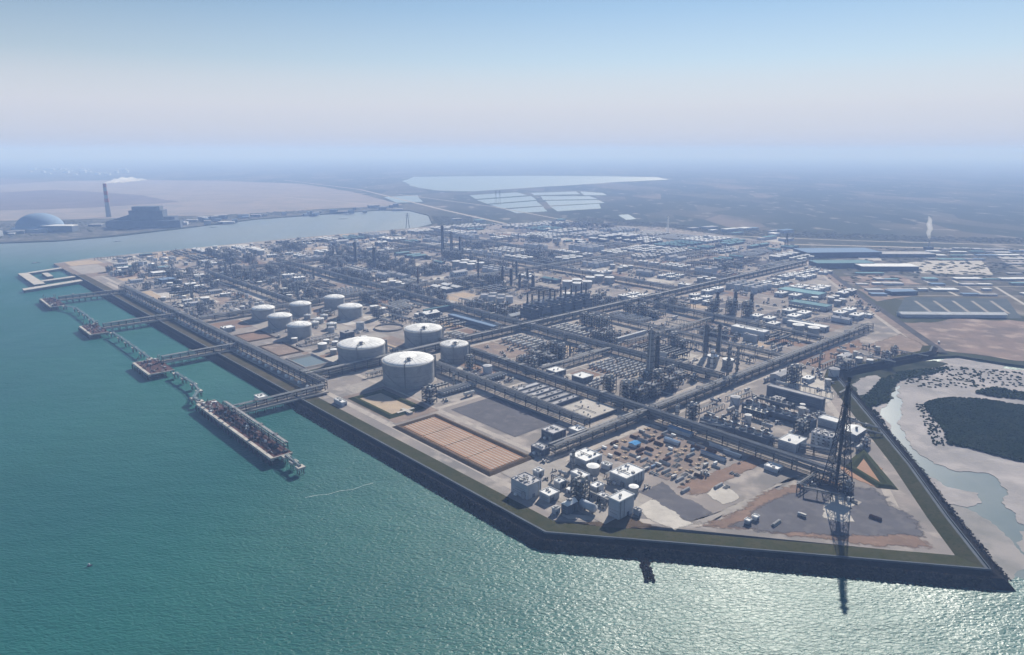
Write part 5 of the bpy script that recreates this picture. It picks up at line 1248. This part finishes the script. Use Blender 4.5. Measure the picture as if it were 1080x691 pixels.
def dolphin(label, u, v, s=4.5):
    t = uvthing('mooring_dolphin', label, 'dolphin', u, v, 0, label)
    b = MB(); b.cbox(0, 0, DZ-2.6, 2*s, 2*s, 2.8, 'light_concrete'); link('cap', b.mesh('cap'), t)
    for x in (-s*.6, s*.6):
        for y in (-s*.6, s*.6): link('pile', PILES, t, (x, y, 0))
    b = MB(); b.cyl(0, 0, DZ+.2, DZ+1.6, .7, .9, 8, 'steel_dark'); link('bollard', b.mesh('bollard'), t)
def catwalk(label, p, q):
    L = math.dist(p, q); x, y = UV(*p); x2, y2 = UV(*q); t = thing('catwalk', label, 'catwalk', (x, y, 0), math.atan2(y2-y, x2-x), 'catwalks between the jetties')
    b = MB(); b.box(0, L, -1.5, 1.5, DZ+.25, DZ+.75, 'grating'); link('deck', b.mesh('deck'), t)
    for s in (-1.5, 1.5):
        b = MB(); b.box(0, L, s-.2, s+.2, DZ+2.5, DZ+2.9, 'green_roof'); n = int(L/3)
        for k in range(n): b.tube((k*L/n, s, DZ+.3), ((k+1)*L/n, s, DZ+2.6), .22, 4, 'green_roof', cap=False)
        link('truss', b.mesh('truss'), t)
def chain(lab, pts, ext):
    for p in pts: dolphin('concrete mooring dolphin on piles '+ext, *p)
    for i in range(len(pts)-1): catwalk('%s steel catwalk span %s' % (('first', 'second', 'third', 'fourth', 'fifth', 'sixth', 'seventh')[i], ext), pts[i], pts[i+1])
chain('', [(556, -122), (575, -124), (603, -107), (640, -102), (680, -103), (716, -104)], 'left of the longest jetty')
chain('', [(296, -114), (276, -114), (258, -115)], 'at the near tip of the longest jetty')
chain('', [(832, -110), (880, -109), (927, -109), (975, -109), (1022, -109), (1070, -110)], 'between the second and third jetties')
chain('', [(1182, -115), (1230, -113), (1284, -112), (1330, -112), (1374, -112), (1418, -125)], 'between the third and farthest jetties')
# pale dock fingers at the far corner
def dock(label, pts, z=1.5, base=None):
    x0, y0 = UV(*pts[0]); t = thing('dock', label, 'dock', (x0, y0, 0))
    P = [(UV(*p)[0]-x0, UV(*p)[1]-y0) for p in pts]
    b = MB(); b.prism(P, SEA-2, z-1.2, 'pile'); link('wall', b.mesh('wall'), t)
    b = MB(); b.prism(P, z-1.19, z, 'light_concrete'); link('deck', b.mesh('deck'), t)
    return t
dock('long pale concrete dock finger at the far coast corner', [(1712, -160), (1742, -160), (1800, -8), (1770, -8)])
dock('pale outer quay of the square dock basin', [(1790, -126), (2030, -128), (2030, -104), (1790, -100)])
dock('pale end quay of the square dock basin', [(2012, -103), (2034, -103), (2075, -12), (2050, -12)])
dock('pale inner quay of the square dock basin', [(1830, -100), (1852, -100), (1876, -12), (1850, -12)])
dock('small pale inner jetty inside the square dock basin', [(1910, -75), (1990, -75), (1990, -60), (1910, -60)])
zset(0.34); yard(1830, 2180, -8, 110, 'earth'); yard(1900, 2080, 10, 90, 'concrete'); yard(2090, 2190, 20, 110, 'tan_sand'); yard(1960, 2200, 130, 230, 'light_concrete')
yard(1990, 2230, 260, 420, 'tan_sand'); yard(2000, 2260, 460, 640, 'light_concrete'); yard(2030, 2270, 680, 860, 'concrete'); yard(2040, 2280, 900, 1100, 'tan_sand'); yard(2040, 2285, 1120, 1300, 'concrete')
# stockyard rows at the river
for k in range(14):
    building('long dark stockpile shed in the comb of rows by the river', 2120, 2210, 742+k*20, 750+k*20, 8, wall='steel_dark', roof='grey_roof', name='stock_shed', group='comb of stock sheds', units=0, windows=False, doors=0, par=False)

# ================================================================== FAR SHORE
zset(0.0)
def lpatch(pts, mt, name, dz=0.0):
    P = [W(x, y, LAND) for x, y in pts]; P = ragged(P, 25 if name in ('sand_flat', 'mudflat', 'field', 'bay_water') else 4, 25); b = MB(); b.sheet(P, LAND+0.15+dz+zl(), mt); return struct(name, b)
lpatch([(-200, 205), (0, 195), (60, 191), (140, 190), (240, 191), (320, 194), (370, 202), (412, 213), (425, 216), (330, 221), (250, 226), (195, 228), (100, 231), (0, 233), (-200, 243)], 'flat_sand', 'sand_flat')
lpatch([(-200, 213), (0, 203), (60, 200), (150, 206), (190, 213), (100, 219), (0, 222), (-200, 232)], 'flat_mud', 'mudflat')
lpatch([(-200, 190), (0, 188), (50, 191), (0, 195), (-200, 203)], 'flat_mud', 'mudflat')
lpatch([(280, 196), (330, 198), (390, 210), (350, 216), (270, 214), (240, 206)], 'flat_sand', 'sand_flat')
lpatch([(-250, 278), (0, 255), (60, 253), (120, 248), (190, 240), (270, 230.5), (340, 225.5), (400, 221), (430, 221), (428, 217), (330, 222), (250, 227), (195, 229), (100, 232), (0, 234), (-250, 248)], 'town', 'industrial_ground')
lpatch([(424, 191), (436, 186.5), (560, 185.5), (640, 186), (694, 187), (706, 189.5), (650, 192), (610, 195), (560, 198), (500, 202), (460, 201), (432, 196)], 'pond', 'bay_water')
ponds = [[(495, 206), (545, 203), (556, 206), (502, 210)], [(560, 203.5), (608, 202), (612, 205), (563, 206)], [(612, 202), (635, 203.5), (640, 206), (616, 206)], [(503, 211), (560, 207), (566, 211), (514, 215)], [(570, 207), (622, 207), (630, 210), (573, 211)], [(516, 216), (566, 212), (572, 217), (530, 220)], [(575, 212), (630, 211), (638, 214), (580, 217)], [(533, 221), (573, 218), (577, 223), (545, 225)], [(580, 218), (632, 215), (634, 220), (588, 223)], [(405, 208), (440, 206), (446, 213), (418, 214)], [(652, 227), (662, 226), (671, 231), (660, 232)]]
for p in ponds: lpatch(p, 'pond', 'fish_pond', .1)
lpatch([(455, 228), (498, 229), (500, 238), (462, 238)], 'marsh', 'scrub_ground')
for pth, w in (([(300, 190), (380, 200), (470, 222), (560, 242), (640, 252), (760, 256), (1000, 262), (1300, 268)], 26), ([(420, 205), (520, 218), (610, 235), (700, 246), (900, 254), (1200, 262)], 18), ([(0, 200), (120, 199), (300, 208), (420, 218)], 16)):
    strip([W(x, y, LAND) for x, y in pth], w, 'road', 'road', LAND+.25, uvs=False)
# ---- power station
def far_thing(name, label, cat, px, py, group=None, rz=0.0): x, y = W(px, py, LAND); return thing(name, label, cat, (x, y, LAND+.1), rz, group)
ch = far_thing('power_station_chimney', 'tall banded power station chimney across the river', 'chimney', 115, 229)
b = MB(); b.cyl(0, 0, 0, 60, 14, 12.5, 24, 'chimney_grey', cap=False); link('lower_shaft', b.mesh('lower_shaft'), ch)
for k in range(6):
    b = MB(); r0 = 12.5-k*.7; b.cyl(0, 0, 60+k*20, 80+k*20, r0, r0-.7, 24, 'chimney_red' if k % 2 else 'chimney_grey', cap=(k == 5)); link('band', b.mesh('band'), ch)
bo = far_thing('boiler_house', 'big dark boiler house of the power station beside the chimney', 'power station', 158, 239, rz=.15)
b = MB(); b.box(-75, 75, -35, 35, 0, 78, 'dark_clad'); link('wall', b.mesh('wall'), bo)
b = MB(); b.box(-62, 62, -26, 26, 78, 96, 'dark_clad'); link('roof_block', b.mesh('roof_block'), bo)
b = MB(); b.box(-140, 160, -70, -36, 0, 34, 'dark_clad'); link('turbine_hall', b.mesh('turbine_hall'), bo)
b = MB(); b.box(75.1, 125, -30, 30, 0, 48, 'dark_clad'); link('side_wing', b.mesh('side_wing'), bo)
b = MB(); b.add([(-75.1, -20, 0), (-75.1, 20, 0), (-75.1, 20, 60), (-75.1, -20, 60), (-190, -14, 0), (-190, 14, 0), (-190, 14, 26), (-190, -14, 26)], [(0, 4, 5, 1), (3, 2, 6, 7), (0, 3, 7, 4), (1, 5, 6, 2), (4, 7, 6, 5)], 'dark_clad'); link('conveyor', b.mesh('conveyor'), bo)
dm = far_thing('coal_dome', 'dark domed coal store with pale lower ring across the river', 'dome', 43, 243)
b = MB(); b.dome(0, 0, 16, 95, 62, 40, 8, 'slate_roof'); link('dome', b.mesh('dome', True), dm)
b = MB(); b.cyl(0, 0, 0, 15, 112, 112, 40, 'clad_wall'); b.cyl(0, 0, 15, 17, 114, 104, 40, 'white_paint'); link('ring_wall', b.mesh('ring_wall'), dm)
b = MB(); b.box(20, 190, -75, -30, 0, 26, 'dark_clad'); link('annex', b.mesh('annex'), dm)
b = MB(); b.box(18, 192, -77, -28, 26, 29, 'white_paint'); link('annex_roof', b.mesh('annex_roof'), dm)
q = random.Random(9)
def far_building(px, py, sx, sy, h, wl, rf, label, group, rz=0.3):
    if label is None:
        sz = 'long' if sx > 2.2*sy else ('large' if sx*sy > 1400 else 'small'); rc = {'grey_roof': 'grey', 'white_paint': 'white', 'slate_roof': 'blue', 'green_roof': 'pale green'}[rf]
        label = '%s %s roofed low building %s' % (sz, rc, lm_phrase(*W(px, py, LAND))); group = label
    t = far_thing('far_building', label, 'building', px, py, group, rz)
    b = MB(); b.box(-sx/2, sx/2, -sy/2, sy/2, 0, h, wl); link('wall', b.mesh('wall'), t)
    b = MB(); b.box(-sx/2-.6, sx/2+.6, -sy/2-.6, sy/2+.6, h, h+1.2, rf); link('roof', b.mesh('roof'), t)
for k in range(60):
    s = q.random(); px = -20+s*440; py = 254-s*33+q.uniform(-4, 1) - (3 if px < 180 else 0)
    if abs(px-115) < 10 or abs(px-158) < 22 or abs(px-43) < 22: continue
    far_building(px, py, q.uniform(20, 70), q.uniform(16, 40), q.uniform(6, 22), q.choice(['dark_clad', 'clad_wall', 'dark_clad']), q.choice(['grey_roof', 'white_paint', 'slate_roof', 'grey_roof']), None, None, q.uniform(0, .6))
for k in range(24):
    px = 30+q.random()*110; py = q.uniform(179, 185)
    far_building(px, py, q.uniform(40, 110), 60, q.uniform(12, 40), 'clad_wall', 'white_paint', 'white block in the hazy far settlement behind the chimney', 'far white blocks', .1)
# ---- pylons and masts
def pylon(label, px, py, h, w, mt='steel_dark', group='far pylons and masts'):
    t = far_thing('pylon', label, 'pylon', px, py, group); b = MB(); n = 6
    for s in ((1, 1), (-1, 1), (-1, -1), (1, -1)): b.tube((s[0]*w, s[1]*w, 0), (s[0]*.6, s[1]*.6, h), .9, 4, mt)
    link('leg_frame', b.mesh('leg_frame'), t)
    for z in (.72, .82, .92):
        b = MB(); b.box(-w*1.4, w*1.4, -.6, .6, h*z, h*z+1.2, mt); link('cross_arm', b.mesh('cross_arm'), t)
pylon('lattice pylon on the plant bank where the river ends', 430, 241, 72, 8)
pylon('left of the twin far masts beside the fish ponds', 523, 216, 95, 7); pylon('right of the twin far masts beside the fish ponds', 527, 216, 95, 7)
pylon('lone white mast behind the rear plant edge', 704, 245, 70, 4, 'white_paint')
pylon('lattice pylon behind the rear sheds', 829, 262, 55, 6)
# ---- east side: warehouses, plots and pale lots beyond the road
for lb, px, py, sx, sy, h, rf, rz in (('broad blue roofed warehouse beyond the east road', 882, 269, 260, 110, 16, 'slate_roof', .06), ('second blue roofed warehouse below the broad one', 887, 281, 180, 60, 14, 'green_roof', .03), ('long white edged warehouse right of the blue ones', 934, 284, 170, 55, 12, 'white_paint', -.02), ('pale low warehouse near the distant smoke', 952, 270, 190, 60, 10, 'grey_roof', -.02), ('small blue workshop in the east plots', 950, 310, 70, 30, 8, 'slate_roof', .1)):
    far_building(px, py, sx, sy, h, 'dark_clad', rf, lb, None, rz)
t = far_thing('long_hall', 'very long low white roofed hall in front of the dark plots', 'building', 1003, 334, rz=-.03)
b = MB(); b.box(-112, 112, -11, 11, 0, 7, 'clad_wall'); link('wall', b.mesh('wall'), t)
b = MB(); b.add([(-114, -12, 7), (114, -12, 7), (114, 12, 7), (-114, 12, 7), (-114, 0, 10.5), (114, 0, 10.5)], [(0, 1, 5, 4), (2, 3, 4, 5), (3, 0, 4), (1, 2, 5)], 'white_paint'); link('roof', b.mesh('roof'), t)
lpatch([(955, 313), (1062, 315), (1078, 336), (945, 334)], 'plot_dark', 'plot')
for k in range(5):
    x = 965+k*20; strip([W(x, 317.5, LAND), W(x+19, 331, LAND)], 7, 'concrete', 'path', LAND+.3, uvs=False)
for p_ in ([(935, 312), (1090, 312.5)], [(945, 302), (1200, 303)], [(930, 292), (1200, 294)]): strip([W(x, y, LAND) for x, y in p_], 7, 'concrete', 'path', LAND+.3, uvs=False)
for p_ in ([(975, 296), (1010, 312)], [(1005, 296), (1040, 312)], [(1050, 303), (1095, 330)], [(995, 278), (1015, 290)]): strip([W(x, y, LAND) for x, y in p_], 8, 'light_concrete', 'path', LAND+.3, uvs=False)
lpatch([(928, 339), (1000, 337), (1090, 340), (1400, 345), (1500, 400), (1200, 393), (1080, 381), (1010, 372), (985, 369), (960, 358)], 'field_brown', 'field')
lpatch([(948, 278), (975, 275), (1035, 275), (1048, 290), (965, 288)], 'light_concrete', 'yard')
lpatch([(905, 268), (925, 268), (930, 275), (908, 275)], 'light_concrete', 'yard')
lpatch([(1050, 270), (1200, 270), (1200, 285), (1075, 284)], 'concrete', 'yard')
lpatch([(885, 292), (950, 290), (975, 300), (910, 304)], 'field_brown', 'field')
lpatch([(905, 305), (950, 303), (965, 312), (925, 318)], 'earth', 'yard')
lpatch([(735, 253), (800, 253), (806, 257), (744, 257)], 'light_concrete', 'yard'); lpatch([(806, 250), (822, 250), (828, 258), (812, 258)], 'light_concrete', 'yard')
lpatch([(862, 261), (1250, 262), (1250, 320), (1085, 314), (905, 306)], 'town', 'industrial_ground', -.12)
for rp in (263.5, 266.5, 270, 274, 278.5, 283.5, 289, 295, 300.5, 306.5, 311.5):
    px = 868+(rp-262)*.9+q.uniform(0, 12)
    while px < 1135:
        wpx = q.uniform(5, 26); dd = math.hypot(*W(px, rp, LAND)); L_ = wpx*dd/FPX
        blocked = (abs(px-905) < 70 and rp < 288) or (960 < px < 1050 and 274 < rp < 291) or (px > 925 and px < 985 and 280 < rp < 288)
        if q.random() < .72 and not blocked: far_building(px+wpx/2, rp+q.uniform(-.6, .6), L_, q.uniform(12, 26), q.uniform(2, 4.5), 'clad_wall', q.choice(['grey_roof', 'white_paint', 'slate_roof', 'grey_roof', 'white_paint', 'green_roof']), None, None, -.02)
        px += wpx+q.uniform(2, 9)
for k in range(70):
    px = q.uniform(470, 830); py = q.uniform(240, 262)-(8 if px < 600 else 0)
    u_, v_ = uvp(px, py)
    if inside_plat(u_, v_): continue
    far_building(px, py, q.uniform(20, 90), q.uniform(16, 40), q.uniform(5, 12), 'clad_wall', q.choice(['grey_roof', 'white_paint', 'slate_roof', 'green_roof']), None, None, .6)
sm = far_thing('smoking_stack', 'thin stack giving off white smoke beyond the east warehouses', 'chimney', 979, 263)
b = MB(); b.cyl(0, 0, 0, 34, 2.2, 1.6, 12, 'chimney_grey'); link('shaft', b.mesh('shaft'), sm)
b = MB(); b.box(-14, 14, -9, 9, 0, 9, 'dark_clad'); link('plinth', b.mesh('plinth'), sm)
tk = far_thing('service_truck', 'small white truck at the bend of the east road', 'truck', 990, 362, rz=1.0)
b = MB(); b.box(-4, 2.2, -1.5, 1.5, 1, 4, 'white_paint'); link('box_body', b.mesh('box_body'), tk); b = MB(); b.box(2.4, 4.4, -1.4, 1.4, .8, 3.4, 'white_paint'); link('cab', b.mesh('cab'), tk)
for x in (-2.6, 3.2):
    for s in (-1, 1): b = MB(); b.tube((x, s*1.1, .55), (x, s*1.5, .55), .55, 10, 'steel_dark'); link('wheel', b.mesh('wheel'), tk)
# ---- tree belts and villages far inland
def scatter_poly(n, poly, rmin, rmax, hmin, hmax, mt, seed): return clump_mesh(n, [W(x, y, LAND) for x, y in poly], LAND, rmin, rmax, hmin, hmax, mt, seed)
for lb, poly, n, sd in (('dark tree belt along the far river bank', [(-100, 262), (0, 252), (190, 238), (300, 226), (425, 219), (425, 217), (300, 223), (190, 230), (0, 236), (-100, 244)], 1700, 31), ('scrubby trees at the end of the river', [(458, 228), (496, 229), (498, 237), (466, 237)], 500, 32), ('hazy woods behind the plant', [(600, 233), (760, 248), (1100, 258), (1300, 262), (1300, 256), (1000, 250), (760, 241), (620, 229)], 2200, 33), ('trees along the east road plots', [(890, 300), (1100, 290), (1100, 262), (900, 262)], 500, 34)):
    o = link('far_trees', scatter_poly(n, poly, 5, 11, 1.6, 3.6, 'far_trees', sd).mesh('far_trees')); tag(o, lb, 'trees', kind='stuff')
q = random.Random(77)
mat('foam', (.42, .50, .48), (.20, .30, .29), .3)
fo = strip([W(x, y, SEA) for x, y in ((322, 525), (334, 522.5), (346, 521.5), (358, 518), (372, 516.5), (384, 512), (394, 509.5))], .9, 'foam', 'foam_line', SEA+.02, uvs=False); fo['kind'] = 'stuff'; tag(fo, 'thin broken line of pale foam on the open water', 'foam')
# small craft
def boat(label, px, py, L, rz):
    x, y = W(px, py, SEA); t = thing('small_boat', label, 'boat', (x, y, SEA), rz); b = MB()
    b.add([(-L/2, -L*.14, .9), (L*.25, -L*.14, .9), (L/2, 0, 1.2), (L*.25, L*.14, .9), (-L/2, L*.14, .9), (-L/2, -L*.1, -.3), (L*.2, -L*.1, -.3), (L*.4, 0, -.2), (L*.2, L*.1, -.3), (-L/2, L*.1, -.3)], [(0, 1, 2, 3, 4), (0, 5, 6, 1), (1, 6, 7, 2), (2, 7, 8, 3), (3, 8, 9, 4), (4, 9, 5, 0)], 'steel_dark'); link('hull', b.mesh('hull'), t)
    b = MB(); b.box(-L*.3, 0, -L*.09, L*.09, .9, 2.6, 'clad_wall'); link('cabin', b.mesh('cabin'), t)
boat('dark small boat off the square dock basin', 38, 277.5, 26, .4); boat('tiny boat in the middle of the far river', 124, 255, 30, .5); boat('dark little boat alone on the open water', 95, 597, 4.5, .3)
boat('small boat moored below the far river bank', 225, 240, 34, .3); boat('small boat on the upper river', 362, 231, 50, .3)

# ================================================================== SMOKE AND HAZE
volume_mat('smoke', (.99, .99, .99), 0.03, 0.2); volume_mat('thin_smoke', (.99, .99, .99), 0.022, 0.2)
def plume(label, px, py, pts, dens_r, up=False):
    x, y = W(px, py, LAND); b = MB(); n = 10; q = random.Random(px)
    rings = []
    for (dx, dz, r) in pts:
        if up: rings.append([(dx+r*math.cos(2*PI*k/n)*q.uniform(.7, 1.25), r*math.sin(2*PI*k/n)*q.uniform(.7, 1.25), dz) for k in range(n)])
        else: rings.append([(dx, r*math.cos(2*PI*k/n)*q.uniform(.6, 1.3), dz+r*.8*math.sin(2*PI*k/n)*q.uniform(.6, 1.3)) for k in range(n)])
    vs = sum(rings, []); fs = []
    for j in range(len(rings)-1):
        for k in range(n): fs.append((j*n+k, (j+1)*n+k, (j+1)*n+(k+1) % n, j*n+(k+1) % n))
    fs += [tuple(range(n)), tuple(range(len(vs)-1, len(vs)-n-1, -1))]
    b.add(vs, fs, dens_r); me = b.mesh('smoke'); bm = bmesh.new(); bm.from_mesh(me); bmesh.ops.recalc_face_normals(bm, faces=bm.faces[:]); bm.to_mesh(me); bm.free(); o = link('smoke', me); o.location = (x, y, LAND); return tag(o, label, 'smoke', kind='stuff')
plume('white smoke drifting from the banded chimney', 115, 229, [(0, 181, 4), (18, 185, 8), (36, 189, 9), (58, 193, 15), (78, 196, 13), (100, 201, 20), (125, 199, 15), (150, 203, 17), (180, 200, 9), (205, 202, 8), (235, 199, 3)], 'smoke')
plume('wisp of white smoke over the thin east stack', 979, 263, [(0, 35, 1.5), (-3, 45, 6), (-9, 60, 9), (-4, 75, 10), (-10, 90, 11), (-8, 108, 8), (-16, 122, 3)], 'thin_smoke', True)
volume_mat('haze', (.31, .455, .80), 0.00017, 0.0, 0.5)
b = MB(); b.box(-41500, 41500, -2900, 41500, SEA-1.5, 420, 'haze'); hz = link('haze', b.mesh('haze')); tag(hz, 'thin blue haze over sea and plain', 'haze', kind='stuff')
